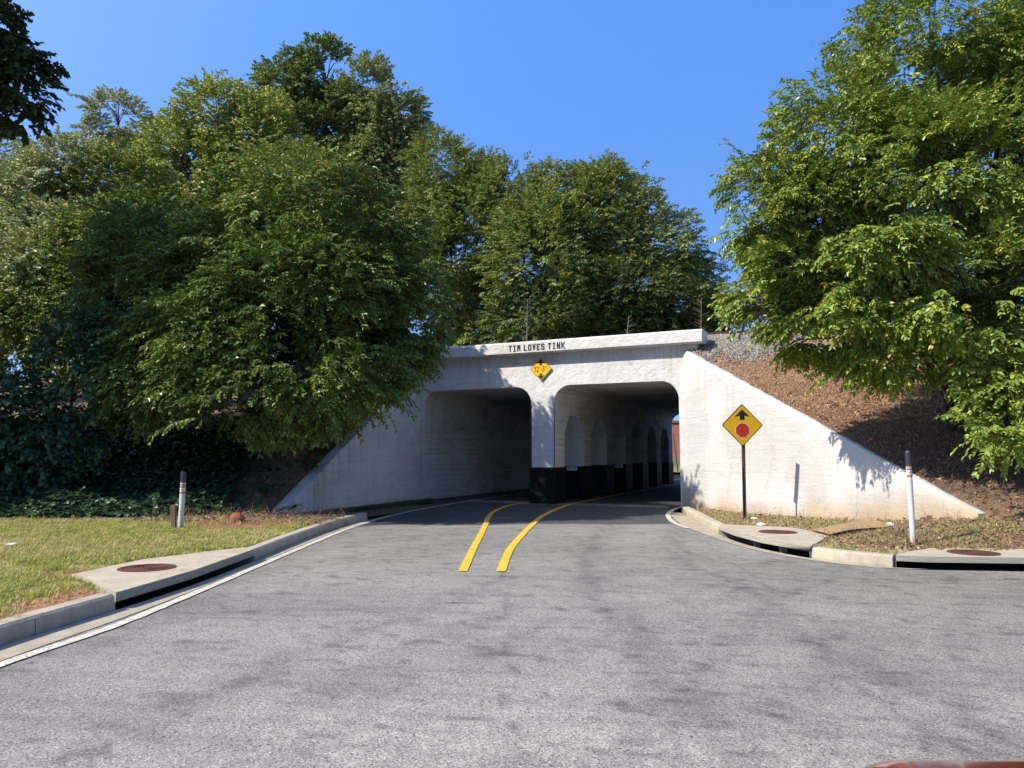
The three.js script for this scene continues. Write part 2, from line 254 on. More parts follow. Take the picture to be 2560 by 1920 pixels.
const dryGrassR = (x, z) => sstep(0.42, 0.55, fbm(x * 1.6, z * 1.6, 83, 4) + 0.22 * sstep(6.1, 5.0, x) * sstep(-15, -12, z) + 0.16 * sstep(-15.2, -16, z) - 0.16 * sstep(0.9, 0.1, Math.hypot(x - 6.1, z + 12.2)));
function colRight(x, z) {
  const n = fbm(x * 0.9, z * 0.9, 85, 4), m = fbm(x * 6, z * 6, 87, 3), emb = 4.70 - 0.619 * aOf(x, z);
  let c = mix3([0.25, 0.15, 0.09], THATCH, 0.8 * dryGrassR(x, z)); 
  const sl = sstep(0.35, 1.0, emb); c = mix3(c, mix3(SLOPE, [0.10, 0.066, 0.045], sstep(2.9, 1.7, emb + 1.2 * (n - 0.5)) * 0.85), sl);
  c = mix3(c, GRAVEL, gravelShare(x, z)); const k = 0.72 + 0.56 * m; return [c[0] * k, c[1] * k, c[2] * k];
}
const ground = (name, poly, cell, h, col, under) => structure(name, gridMesh(poly, cell, (x, z) => ({ p: [x, h(x, z) - (under ?? 0), z], c: col(x, z), uv: [x, z] }), true), M.soil);

// the far ground, one sheet to the horizon, lying a little under everything else
structure('ground', sheet(40, 40, (u, v) => { const f = (t) => Math.sign(t - 0.5) * Math.pow(Math.abs(2 * t - 1), 3) * 1600; const x = f(u), z = f(v); const c = mix3([0.10, 0.11, 0.04], [0.17, 0.14, 0.07], noise2(x * 0.02, z * 0.02, 90)); return { p: [x, -0.75, z], c, uv: [x, z] }; }, true), M.soil);
{
  const kbL = offset(kerbL, -0.19), wl = [[-5.63 - 0.05, -18.95], [-3.1 - 0.05, -27.05]];
  const before = kbL.filter((p) => p[1] > -8.0), after = kbL.filter((p) => p[1] < -12.0);
  ground('lawn', [[-26, 14], ...before, [-4.28, -8.12], [-5.24, -9.25], [-5.02, -10.6], [-4.12, -11.95], ...after, [-3.75, -19.0], ...wl, xz(-4.6, -0.3), xz(-30, -0.3)], 0.17, hLeft, colLeft);
  ground('verge', [[-3.75, -18.98], [-3.05, -21], [-2.5, -23.6], [-1.75, -26.6], [-3.0, -27.2], [-3.12, -27.03], [-5.66, -18.98]], 0.12, (x, z) => 0.05 + 0.5 * bumpy(x, z) - 0.055 * sstep(-22.5, -26, z) - 0.03 * sstep(-4.2, -2.4, x), (x, z) => mix3([0.13, 0.085, 0.05], [0.12, 0.12, 0.05], fbm(x * 3, z * 3, 91, 3)));
  const kbR = offset(kerbR, -0.19), wr = [[JR[0] + 0.1, JR[1] + 0.1], [ER[0] + 0.1, ER[1]]];
  const a1 = kbR.filter((p) => p[1] < -15.9), a2 = kbR.filter((p) => p[1] > -12.0 && p[1] < -11.1 && p[0] < 5.5), a3 = kbR.filter((p) => p[0] > 8.6);
  // between the right kerb and the foot of the wing wall
  ground('verge', [[JR[0] - 0.05, JR[1] + 0.1], ...a1, [4.32, -15.85], [5.44, -15.15], [5.66, -13.79], [4.70, -12.1], ...a2, [5.62, -11.3], [6.36, -11.86], [8.25, -11.72], [8.3, -10.9], ...a3.filter((p) => p[0] < 45), xz(24, 6.6), [ER[0], ER[1]]], 0.14, hRight, colRight);
  // the embankment behind the right wing wall
  ground('embankment', [[JR[0] + 0.12, JR[1] + 0.05], [ER[0], ER[1]], xz(24, 6.6), xz(24, -1.0), xz(4.6, -1.0), xz(4.6, -0.3)], 0.14, (x, z) => hRight(x, z) , colRight);
  ground('embankment', [xz(24, 6.6), xz(90, 6.6), xz(90, -1.0), xz(24, -1.0)], 1.2, hRight, colRight);
  ground('embankment', [xz(-30, 14), xz(-110, 14), xz(-110, -0.3), xz(-30, -0.3)], 1.2, (x, z) => hLeft(x, z), colLeft);
  ground('embankment', [xz(-110, -0.25), xz(4.7, -0.25), xz(4.7, -0.95), xz(90, -0.95), xz(90, -19), xz(4, -19), xz(4, -18.5), xz(-6.4, -18.5), xz(-6.4, -19), xz(-110, -19)].reverse(), 0.9, hTop, (x, z) => mix3(GRAVEL, SOIL, fbm(x, z, 93, 3)));
  const hBack = (x, z) => Math.max(-0.02, TOP + 0.6 * (aOf(x, z) + 18.3)) + bumpy(x, z) * 0.5;
  ground('embankment', [xz(-110, -18.9), xz(-6.5, -18.9), xz(-6.5, -29), xz(-110, -29)].reverse(), 1, hBack, (x, z) => mix3(TURF, SOIL, fbm(x, z, 94, 3)));
  ground('embankment', [xz(4.1, -18.9), xz(90, -18.9), xz(90, -29), xz(4.1, -29)].reverse(), 1, hBack, (x, z) => mix3(TURF, SOIL, fbm(x, z, 95, 3)));
}

// ---------------------------------------------------------------- road
const gutterR = [[4.3, -21.6], [4.05, -19.5], [3.84, -17.6], [3.82, -16.4], [3.86, -15.2], [3.9, -14.1], [4.06, -13.0], [4.38, -12.02], [4.74, -11.45], [5.1, -11.1], [5.5, -10.9], [7.2, -10.66], [9, -10.42], [12, -9.45], [18, -6.85], [40, 3.3], [62, 13.1]];
function colRoad(x, z) {
  // tyre-polished streaks follow the turn into the underpass; wheel paths, spots and cracks are wear of the surface itself
  const r = Math.hypot(x - 13, z + 1), th = Math.atan2(z + 1, x - 13);
  const streak = fbm(r * 4.5, th * 2.2, 101, 4), blot = fbm(x * 0.35, z * 0.6, 105, 4), fine = fbm(x * 7, z * 7, 109, 3), scrape = fbm(x * 1.1 + z * 0.5, z * 9 - x * 1.5, 110, 4);
  let v = 0.245 + 0.10 * sstep(0.30, 0.70, 0.5 * streak + 0.5 * blot) + 0.09 * (fine - 0.5) + 0.05 * sstep(-9, -3, z);
  v *= 1 - 0.15 * sstep(0.50, 0.68, scrape) - 0.11 * sstep(0.55, 0.7, streak);
  const cx = 0.75 - 0.05 * (z + 10) * sstep(-10, -18, z) * 3, wheel = Math.exp(-(((x - cx - 0.35) / 0.28) ** 2)) + Math.exp(-(((x - cx - 1.9) / 0.28) ** 2));
  v *= 1 - 0.26 * wheel * sstep(0.25, 0.6, fbm(x * 9, z * 0.7, 112, 3));
  v *= 1 - 0.17 * sstep(0.48, 0.68, fbm(x * 0.75 + 5, z * 1.0, 113, 4) + 0.10 * sstep(0.0, 2.0, x) - 0.05) * sstep(-8.5, -5, z);   // oily blotches in the foreground
  v *= 1 - 0.34 * sstep(0.72, 0.78, fbm(x * 4.2, z * 7, 117, 2)); v *= 1 - 0.4 * sstep(0.74, 0.8, fbm(x * 6, z * 11, 116, 2)) * sstep(0.4, 0.55, fbm(x * 0.7, z * 0.7, 115, 2)); if (noise2(x * 8, z * 11, 118) > 0.93) v *= 0.6;
  const cr = (f) => Math.abs(f) < 0.022; if (cr(x - (0.05 + 0.16 * (noise2(z * 0.7, 1, 119) - 0.5) + 0.02 * z)) && z > -10.7 && noise2(z * 2, 7, 120) > 0.3) v *= 0.72;
  if (cr(x - (2.9 + 0.5 * Math.sin(z * 0.35) + 0.3 * (noise2(z * 1.3, 2, 122) - 0.5))) && noise2(z * 1.1, 3, 123) > 0.45) v *= 0.75;
  v *= lerp(1, 0.85, sstep(-2.9, -3.6, x)); v *= 1.45;
  return [v * 1.07, v * 1.0, v * 0.90];
}
const road = (() => {
  const fL = smooth(kerbL, 3).filter((p) => p[1] < 3), gR = smooth(gutterR, 3).filter((p) => p[0] < 11);
  const near = gridMesh([[-4.47, 3], ...fL, [-3.05, -21], [-2.5, -23.6], [-1.75, -26.6], [-1.4, -27.3], [4.9, -24.1], ...gR, [11, 3]], 0.07, (x, z) => ({ p: [x, 0, z], c: colRoad(x, z), uv: [x, z] }), true);
  const m = structure('road', near, M.asphalt);
  const far = (poly, cell, c) => mesh('road_section', gridMesh(poly, cell, (x, z) => ({ p: [x, -0.003, z], c: c(x, z), uv: [x, z] }), true), M.asphalt, m);
  far([[11, 3], [11, -9.83], [12, -9.45], [18, -6.85], [39.4, 3]], 1, colRoad); far([[-4.6, 3], [39.4, 3], [62, 13.1], [62, 40], [-5.2, 40], [-4.7, 14]], 2, colRoad);
  const [tx, tz] = [xz(-4.7, 0.2), xz(4.6, 0.2)];
  const ax = (s, t) => xz(s - 0.061 * t, -t);
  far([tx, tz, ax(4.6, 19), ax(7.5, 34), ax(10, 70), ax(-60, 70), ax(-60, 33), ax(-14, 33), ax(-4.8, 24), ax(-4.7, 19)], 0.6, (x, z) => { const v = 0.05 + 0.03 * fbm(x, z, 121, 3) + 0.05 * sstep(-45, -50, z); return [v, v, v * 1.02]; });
  return m;
})();
// newer, darker asphalt from the seam into the underpass
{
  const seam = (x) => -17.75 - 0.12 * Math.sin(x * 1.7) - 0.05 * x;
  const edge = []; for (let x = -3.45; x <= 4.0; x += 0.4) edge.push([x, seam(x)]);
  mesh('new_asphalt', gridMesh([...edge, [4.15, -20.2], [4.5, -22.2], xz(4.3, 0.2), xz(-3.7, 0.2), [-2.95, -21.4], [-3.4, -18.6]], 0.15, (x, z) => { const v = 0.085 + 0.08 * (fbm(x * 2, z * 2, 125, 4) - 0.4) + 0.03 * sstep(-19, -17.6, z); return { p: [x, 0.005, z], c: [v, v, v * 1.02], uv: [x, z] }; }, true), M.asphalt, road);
}
function ribbon(pts, w, y, ragged = 0, n = 12) {
  const c = smooth(pts, n), L = offset(c, w / 2), R = offset(c, -w / 2), k = c.length - 1;
  return sheet(k, 1, (u, v) => { const i = Math.round(u * k), j = (v ? R : L)[i], r = ragged * (hash(i, v, 3) - 0.5); return { p: [j[0] + r, y, j[1] + r * 0.3], uv: [j[0], j[1]] }; }, false);
}
const up = (g) => { const n = g.attributes.normal; if (n.getY(0) < 0) { const ix = g.index.array; for (let i = 0; i < ix.length; i += 3) [ix[i], ix[i + 1]] = [ix[i + 1], ix[i]]; g.computeVertexNormals(); } return g; };
mesh('edge_line', up(ribbon([[-4.25, 4], [-4.02, -3], [-3.88, -6.01], [-3.71, -7.2], [-3.655, -8.7], [-3.62, -11.7], [-3.58, -14.5], [-3.52, -16.6], [-3.3, -18.9], [-2.98, -21.0], [-1.8, -25.4], [0.77, -32.4], [4.6, -42]], 0.115, 0.010, 0.012)), M.white, road);
mesh('edge_line', up(ribbon([[5.3, -23.9], [4.57, -22.1], [4.12, -20.5], [3.83, -18.7], [3.76, -17.6], [3.8, -16.8]], 0.12, 0.010, 0.012)), M.white, road);
mesh('centre_line', up(ribbon([[-0.67, -10.67], [-0.655, -13.1], [-0.6, -17.3], [-0.585, -20.1], [-0.46, -21.9], [-0.1, -24.0], [0.45, -25.5]], 0.125, 0.011, 0.008)), M.yellow, road);
mesh('centre_line', up(ribbon([[-0.15, -10.67], [-0.03, -13.1], [0.42, -17.3], [0.85, -20.4], [1.71, -24.1], [2.99, -27.6], [5.1, -32.6], [9.6, -43.2]], 0.13, 0.011, 0.008)), M.yellow, road);
// gutters of pale concrete along both kerbs
function strip(a, b, y0, y1, mat, name, parent, colr) {              // a sheet between two lines of the same length
  const k = a.length - 1;
  return mesh(name, up(sheet(k, 3, (u, v) => { const i = Math.round(u * k), x = lerp(a[i][0], b[i][0], v), z = lerp(a[i][1], b[i][1], v); return { p: [x, lerp(y0, y1, v), z], c: colr ? colr(x, z) : [1, 1, 1], uv: [x, z] }; })), mat, parent);
}
const resample = (pts, n) => new THREE.CatmullRomCurve3(pts.map((p) => V3(p[0], 0, p[1]))).getSpacedPoints(n).map((p) => [p.x, p.z]);
const gutCol = (x, z) => { const n = fbm(x * 2, z * 2, 131, 4), k = 0.82 + 0.4 * (n - 0.5); return [0.52 * k, 0.455 * k, 0.345 * k]; };
strip(resample(kerbL.filter((p) => p[1] < 5), 60), resample([[-4.2, 4], [-4.02, -5], [-3.96, -6.1], [-3.80, -7.8], [-3.735, -9.2], [-3.71, -11.6], [-3.68, -14], [-3.62, -16.4], [-3.42, -18.6]], 60), 0.006, 0.006, M.concv, 'gutter', road, gutCol);
strip(resample(gutterR.filter((p) => p[0] < 6), 50), resample(kerbR.filter((p) => p[0] < 6), 50), 0.006, 0.006, M.concv, 'gutter', road, gutCol);

// ---------------------------------------------------------------- kerbs and storm drain inlets
function kerbPiece(pts, side, parent) {                              // side: +1 when the verge lies to the left of the line's direction
  const c = pts, prof = [[0, -0.12], [0.008, 0.02], [0.022, 0.145], [0.05, 0.168], [0.19, 0.172], [0.192, -0.12]];
  const rows = prof.map(([o, y]) => offset(c, o * side).map((p) => [p[0], y, p[1]]));
  const k = c.length - 1, m = prof.length - 1;
  const colr = (p, j) => { const n = fbm(p[0] * 3, p[2] * 3, 133, 3), d = (0.92 + 0.3 * (n - 0.5)) * (j < 2 ? 0.86 : 1); return [0.54 * d, 0.475 * d, 0.365 * d]; };
  const g = sheet(k, m, (u, v) => { const p = rows[Math.round(v * m)][Math.round(u * k)]; return { p, c: colr(p, Math.round(v * m)), uv: [p[0] + p[2], p[1] + p[2] * 0.3] }; }, side > 0);
  const g2 = g.toNonIndexed(); g2.computeVertexNormals();
  for (const e of [0, k]) { const sh = rows.map((r) => r[e]); const t = new THREE.BufferGeometry(), P = []; for (let i = 1; i < sh.length - 1; i++) P.push(...sh[0], ...sh[i], ...sh[i + 1]); t.setAttribute('position', new THREE.Float32BufferAttribute(P, 3)); t.setAttribute('uv', new THREE.Float32BufferAttribute(new Float32Array(P.length / 3 * 2), 2)); t.setAttribute('color', new THREE.Float32BufferAttribute(P.map(() => 0.36), 3)); t.computeVertexNormals(); mesh('kerb_end', t, M.concv, parent); }
  return mesh('kerb_segment', g2, M.concv, parent);
}
const pieces = (pts, lens, side, parent) => { let acc = 0; const c = new THREE.CatmullRomCurve3(pts.map((p) => V3(p[0], 0, p[1]))), L = c.getLength(); for (const l of lens) { const a = acc / L, b = Math.min(1, (acc + l - 0.012) / L); if (a >= 1) break; const n = Math.max(4, Math.round(l / 0.3)); kerbPiece(Array.from({ length: n + 1 }, (_, i) => { const p = c.getPointAt(lerp(a, b, i / n)); return [p.x, p.z]; }), side, parent); acc += l; } };
const kL = thing('kerb', 'straight concrete kerb along the left lawn beside the white edge line', 'kerb'); kL.userData.kind = 'structure'; delete kL.userData.category; delete kL.userData.label;
pieces(kerbL.filter((p) => p[1] > -8.06), [6, 3, 3, 3, 3, 3, 3], -1, kL);
pieces([[-3.87, -11.78], ...kerbL.filter((p) => p[1] < -11.9)], [2.4, 2.4, 2.6], -1, kL);
const kR = thing('kerb', '', ''); kR.userData = { kind: 'structure' };
pieces(kerbR.filter((p) => p[1] < -15.5), [3, 2.8], -1, kR);
pieces([[4.6, -12.0], [4.85, -11.55], [5.14, -11.25], [5.37, -11.04]], [3], -1, kR);
pieces(kerbR.filter((p) => p[0] > 8).map((p, i) => (i ? p : [8.35, -10.69])), [3, 3, 6, 8, 12], -1, kR);

function drainInlet(name, label, slab, front, man, opts = {}) {      // front = number of leading points on the kerb line
  const t = thing(name, label, 'drain inlet', [0, 0, 0], 0, 'storm drain inlets in the kerbs');
  const top = 0.176, th = opts.th ?? 0.085, cell = 0.12;
  const body = gridMesh(slab, cell, (x, z) => { const n = fbm(x * 2.2, z * 2.2, 137, 4), k = 0.92 + 0.32 * (n - 0.5), st = opts.stain ?? 0; return { p: [x, top, z], c: mix3([0.58 * k, 0.50 * k, 0.385 * k], [0.42, 0.31, 0.2], st * sstep(0.45, 0.7, n)), uv: [x, z] }; }, true);
  mesh('slab', body, M.concv, t);
  const side = (pts, y0, y1, nm, mat) => { const k = pts.length - 1; mesh(nm, sheet(k, 1, (u, v) => { const i = Math.round(u * k); return { p: [pts[i][0], lerp(y0, y1, v), pts[i][1]], c: [0.42, 0.39, 0.32], uv: [pts[i][0] + pts[i][1], v] }; }), mat, t); };
  const fr = slab.slice(0, front);
  side([...slab, slab[0]], top - th, top - 0.001, 'slab_edge', M.concv);
  // throat: a dark chamber under the slab
  const inw = offset(fr, opts.side * 0.75);
  side(inw, -0.7, top - th, 'chamber_wall', M.dark);
  mesh('chamber_floor', sheet(front - 1, 1, (u, v) => { const i = Math.round(u * (front - 1)), a = fr[i], b = inw[i]; return { p: [lerp(a[0], b[0], v), -0.45, lerp(a[1], b[1], v)] }; }), M.dark, t);
  mesh('slab_underside', sheet(front - 1, 1, (u, v) => { const i = Math.round(u * (front - 1)), a = fr[i], b = inw[i]; return { p: [lerp(a[0], b[0], v), top - th, lerp(a[1], b[1], v)] }; }), M.dark, t);
  side(fr, -0.7, -0.002, 'chamber_sill', M.dark);
  for (const e of [0, front - 1]) side([fr[e], inw[e]], -0.7, top - th, 'chamber_end', M.conc);
  for (const [x, z] of opts.props ?? []) mesh('support', box(0.1, top - th + 0.3, 0.1, x, (top - th - 0.3) / 2, z), M.conc, t);
  // cast iron cover: ring, recessed lid with a raised pattern
  const c = new THREE.Group(); c.name = 'manhole_cover'; c.position.set(man[0], top, man[1]); t.add(c);
  mesh('ring', new THREE.LatheGeometry([[0.28, 0.0], [0.285, 0.010], [0.335, 0.010], [0.345, 0.0]].map((p) => new THREE.Vector2(...p)), 40), M.rust, c);
  const lid = [new THREE.CylinderGeometry(0.278, 0.278, 0.012, 40).translate(0, 0.0, 0)];
  for (let r = 0.06; r < 0.27; r += 0.052) lid.push(new THREE.TorusGeometry(r, 0.006, 4, 28).rotateX(Math.PI / 2).translate(0, 0.006, 0));
  mesh('lid', merge(lid), M.rust, c);
  return t;
}
drainInlet('drain_inlet', 'concrete drain inlet with rusty cover between lawn and kerb, left of the road', slabL, 3, [-4.57, -9.8], { side: -1, th: 0.10, stain: 0.5 });
drainInlet('drain_inlet', 'concrete drain inlet with rusty cover in front of the arrow sign post', slabR1, 4, [4.86, -14.24], { side: -1, th: 0.075, stain: 0.15, props: [[4.35, -13.85], [4.5, -12.95]] });
drainInlet('drain_inlet', 'concrete drain inlet with wide dark slot at the right edge of the street', slabR2, 4, [6.67, -11.28], { side: -1, th: 0.08, stain: 0.45, props: [[7.3, -10.9]] });

// ---------------------------------------------------------------- the underpass
const up_ = thing('railway_underpass', 'white concrete railway underpass with two lanes and sloping wing walls', 'underpass', [O[0], 0, O[1]], -Math.atan2(D[1], D[0]));
const loc = (x, z) => [sOf(x, z), aOf(x, z)];                        // world to the underpass' own axes (x = s, z = a)
const LEN = 18.95, SK = 0.061;                                       // length of the barrels and their skew
const arc = (cx, cy, r, a0, a1, n = 8) => Array.from({ length: n + 1 }, (_, i) => { const t = lerp(a0, a1, i / n); return [cx + r * Math.cos(t), cy + r * Math.sin(t)]; });
const openL = { l: -4.58, r: -0.42 }, openR = { l: 0.42, r: 4.47 }, SOF = 3.78, RAD = 0.55;
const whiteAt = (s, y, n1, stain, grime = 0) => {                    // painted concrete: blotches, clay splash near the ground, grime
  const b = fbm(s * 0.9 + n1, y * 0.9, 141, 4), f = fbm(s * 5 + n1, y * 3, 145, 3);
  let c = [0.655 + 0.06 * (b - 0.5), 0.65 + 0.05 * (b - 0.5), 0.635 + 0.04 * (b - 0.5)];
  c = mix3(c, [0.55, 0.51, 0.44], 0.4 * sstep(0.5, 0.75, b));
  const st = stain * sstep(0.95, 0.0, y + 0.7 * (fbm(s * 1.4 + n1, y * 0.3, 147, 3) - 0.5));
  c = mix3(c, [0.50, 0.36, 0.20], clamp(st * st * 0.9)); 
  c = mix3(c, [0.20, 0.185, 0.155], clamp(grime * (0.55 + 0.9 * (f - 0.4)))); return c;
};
{
  const hole = (o, e) => [[o.l - e, -0.3], [o.l - e, SOF - RAD], ...arc(o.l + RAD, SOF - RAD, RAD + e, Math.PI, Math.PI / 2).slice(1), ...arc(o.r - RAD, SOF - RAD, RAD + e, Math.PI / 2, 0), ];
  const e = 0.03;
  const outline = [[-5.25, -0.3], ...hole(openL, e), [openL.r + e, 1.17], [openR.l - e, 1.17], ...hole(openR, e).slice(1), [openR.r + e, -0.3], [5.08, -0.3], [5.08, 4.88], [-5.25, 4.88]];
  const face = (a0, flip, grime) => gridMesh(outline, 0.13, (s, y) => ({ p: [s + (a0 < -1 ? SK * a0 : 0), y, a0 + 0.012 * (fbm(s * 1.6, y * 1.6, 149, 3) - 0.5)], c: whiteAt(s, y, 3, 0.2, grime), uv: [s + 5.3, y] }), flip);
  mesh('headwall', face(0, false, 0), M.head, up_);
  mesh('headwall_end', new THREE.BoxGeometry(0.02, 5.15, 0.9).translate(5.07, 2.3, -0.47), std({ color: 0xcfcac0, roughness: 0.8 }), up_);
  mesh('rear_headwall', face(-LEN, true, 0.1), M.paint, up_);
  // barrels: soffit and outer walls swept from face to face, with a chamfered arris
  const barrel = (o, name, wallSide) => {
    const sec = (e) => { const p = []; const half = (x, sgn) => { for (let y = -0.3; y < SOF - RAD; y += 0.25) p.push([x, y]); };
      const low = wallSide < 0 ? o.l : o.r;
      if (wallSide < 0) { half(o.l - e); p.push(...arc(o.l + RAD, SOF - RAD, RAD + e, Math.PI, Math.PI / 2)); for (let k = 1; k < 12; k++) p.push([lerp(o.l + RAD, o.r - RAD, k / 12), SOF + e]); p.push(...arc(o.r - RAD, SOF - RAD, RAD + e, Math.PI / 2, 0)); }
      else { p.push(...arc(o.l + RAD, SOF - RAD, RAD + e, Math.PI, Math.PI / 2)); for (let k = 1; k < 12; k++) p.push([lerp(o.l + RAD, o.r - RAD, k / 12), SOF + e]); p.push(...arc(o.r - RAD, SOF - RAD, RAD + e, Math.PI / 2, 0)); const q = []; for (let y = SOF - RAD - 0.2; y > -0.35; y -= 0.25) q.push([o.r + e, y]); p.push(...q); }
      return p; };
    const A = sec(0), B = sec(e), nt = 96, ts = [0, 0.03]; for (let k = 1; k <= nt; k++) ts.push(0.03 + (LEN - 0.03) * k / nt);
    const nA = A.length - 1, nT = ts.length - 1; let run = [0]; for (let i = 1; i <= nA; i++) run.push(run[i - 1] + Math.hypot(A[i][0] - A[i - 1][0], A[i][1] - A[i - 1][1]));
    mesh(name, sheet(nT, nA, (u, v) => { const j = Math.round(u * nT), i = Math.round(v * nA), t = ts[j], q = j === 0 ? B[i] : A[i];
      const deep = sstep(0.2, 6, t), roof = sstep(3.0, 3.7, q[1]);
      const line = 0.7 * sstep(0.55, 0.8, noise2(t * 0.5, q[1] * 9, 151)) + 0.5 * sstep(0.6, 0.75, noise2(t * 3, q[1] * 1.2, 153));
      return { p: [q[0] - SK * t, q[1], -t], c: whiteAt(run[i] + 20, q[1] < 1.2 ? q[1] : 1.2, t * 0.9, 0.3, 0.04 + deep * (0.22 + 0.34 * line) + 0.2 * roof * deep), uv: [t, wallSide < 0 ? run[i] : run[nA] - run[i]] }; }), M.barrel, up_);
  };
  barrel(openL, 'left_barrel'.replace('left_', ''), -1); barrel(openR, 'barrel', 1);
  // centre wall with pointed openings between the columns
  const outl = [], P = 3.0, W = 0.95; outl.push([0.0, 1.17]);
  for (let k = 0; k < 6; k++) { const t = k * P + W, u = (k + 1) * P; outl.push([t, 1.17], [t, 2.31], [t + 0.55, 2.9], [u - 0.55, 2.9], [u, 2.31], [u, 1.17]); }
  outl.push([LEN, 1.17], [LEN, 3.26], [0, 3.26]);
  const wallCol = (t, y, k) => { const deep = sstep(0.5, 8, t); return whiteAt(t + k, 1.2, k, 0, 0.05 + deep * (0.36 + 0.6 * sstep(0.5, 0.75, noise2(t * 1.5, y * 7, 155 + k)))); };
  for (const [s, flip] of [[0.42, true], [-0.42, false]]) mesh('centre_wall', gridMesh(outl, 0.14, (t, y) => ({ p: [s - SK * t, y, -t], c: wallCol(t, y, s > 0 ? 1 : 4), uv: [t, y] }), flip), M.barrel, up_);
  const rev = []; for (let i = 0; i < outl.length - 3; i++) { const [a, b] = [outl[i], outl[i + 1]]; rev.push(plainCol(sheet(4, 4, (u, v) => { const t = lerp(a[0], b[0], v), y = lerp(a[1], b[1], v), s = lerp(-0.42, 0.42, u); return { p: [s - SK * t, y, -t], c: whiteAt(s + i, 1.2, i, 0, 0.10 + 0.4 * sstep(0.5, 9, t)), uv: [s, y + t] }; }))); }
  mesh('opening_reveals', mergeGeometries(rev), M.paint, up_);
  // black-painted feet of the seven columns, proud of the white paint above
  for (let k = 0; k < 7; k++) { const t0 = k * P, g = new RoundedBoxGeometry(0.872, 1.55, W + 0.03, 2, 0.03); g.translate(-SK * (t0 + W / 2), 0.40, -(t0 + W / 2)); const uv = g.attributes.uv, p = g.attributes.position; for (let i = 0; i < uv.count; i++) uv.setXY(i, p.getX(i) + p.getZ(i), p.getY(i)); mesh('column_foot', g, M.black, up_); }
  // deck edge: parapet beam over the portal
  const par = (z, name, back) => {
    const prof = back ? [[-0.27, 4.89], [-0.27, 5.25], [0.3, 5.25], [0.3, 4.89], [-0.27, 4.89]] : [[-0.4, 4.86], [0.305, 4.86], [0.34, 4.90], [0.34, 5.215], [0.285, 5.27], [-0.36, 5.27], [-0.4, 5.22], [-0.4, 4.86]];
    const s0 = -7.2, s1 = 5.28, n = 90, m = prof.length - 1;
    const g = sheet(n, m, (u, v) => { const s = lerp(s0, s1, u), q = prof[Math.round(v * m)], w = 0.006 * (fbm(s * 2, q[1] * 3, 157, 3) - 0.5); return { p: [s + (back ? SK * z : 0), q[1] + w, z + q[0] + w], c: whiteAt(s, 2, 6, 0, 0.02 + 0.12 * sstep(0.55, 0.75, fbm(s * 1.2, 2, 159, 3))), uv: [s, q[1] + q[0]] }; }, true).toNonIndexed();
    g.computeVertexNormals(); const b = mesh(name, g, M.plaster, up_);
    const sh = new THREE.Shape(prof.slice(0, -1).map((q) => new THREE.Vector2(-q[0], q[1])));
    for (const s of [s0, s1]) mesh('beam_end', new THREE.ShapeGeometry(sh).rotateY(Math.PI / 2).translate(s + (back ? SK * z : 0), 0, z), std({ color: 0xd6d3cc, roughness: 0.75 }), up_);
    return b;
  };
  par(0, 'parapet', false); par(-LEN, 'rear_parapet', true);
  mesh('deck', box(10.6, 0.5, LEN - 0.3, -0.5, 4.36, -LEN / 2), std({ color: 0x77736c, roughness: 0.9 }), up_);
  // wing walls: sloping plates of board-marked concrete
  const wing = (A, B, hgt, thick, out, name, k, stain, cham) => {
    const a = loc(...A), b = loc(...B), L = Math.hypot(b[0] - a[0], b[1] - a[1]), du = [(b[0] - a[0]) / L, (b[1] - a[1]) / L], nn = [-du[1] * out, du[0] * out]; // nn points into the bank
    const top = (u) => Math.min(hgt(u / L), cham ? lerp(4.0, 4.80, clamp(u / 0.32)) : 99);
    const poly = [[0, -0.4], [L, -0.4], [L, hgt(1)], ...(cham ? [[0.34, hgt(0.34 / L)], [0, 4.05]] : [[0, hgt(0)]])];
    const at = (u, y, w) => [a[0] + du[0] * u + nn[0] * w, y, a[1] + du[1] * u + nn[1] * w];
    const jag = (u, y) => 0.02 * (fbm(u * 1.1, y * 1.1, 161 + k, 3) - 0.5);
    const front = mesh(name, gridMesh(poly, 0.12, (u, y) => ({ p: at(u, y, 0.02 + jag(u, y) + 0.05 * (y > top(u) - 0.04 ? 1 : 0)), c: whiteAt(u, y - (k === 2 ? lerp(0.0, 0.4, sstep(4, 9, u)) : 0), 10 * k, stain, 0.02 + 0.2 * (k === 1 ? 1 : 0.35) * sstep(0.6, 0.8, noise2(u * 1.2, y * 8, 163 + k))), uv: [u, y] }), out < 0), k === 1 ? M.wingL : M.wingR, up_);
    const n = Math.round(L / 0.15), w0 = 0.07;
    mesh('coping', sheet(n, 3, (i, j) => { const u = i * L, w = lerp(w0, thick, j), y = top(u) - 0.012 + 0.02 * (noise2(u * 4, j * 3, 165 + k) - 0.5); return { p: at(u, j === 1 ? y - 0.25 : y, w), c: whiteAt(u, 2 + j, 10 * k + 5, 0, 0.03 + 0.25 * j * noise2(u * 3, 2, 167)), uv: [u, w] }; }, out > 0), M.paint, up_);
    mesh('wing_end', sheet(1, 2, (i, j) => ({ p: at(L, lerp(-0.4, top(L), j), lerp(0.02, thick, i)), c: [0.6, 0.55, 0.45], uv: [i * thick, j] })), M.paint, up_);
    return front;
  };
  wing(JL, EL, wingHL, 0.55, 1, 'wing_wall', 1, 0.35, false);
  wing(JR, ER, wingHR, 0.42, -1, 'wing_wall', 2, 0.95, true);
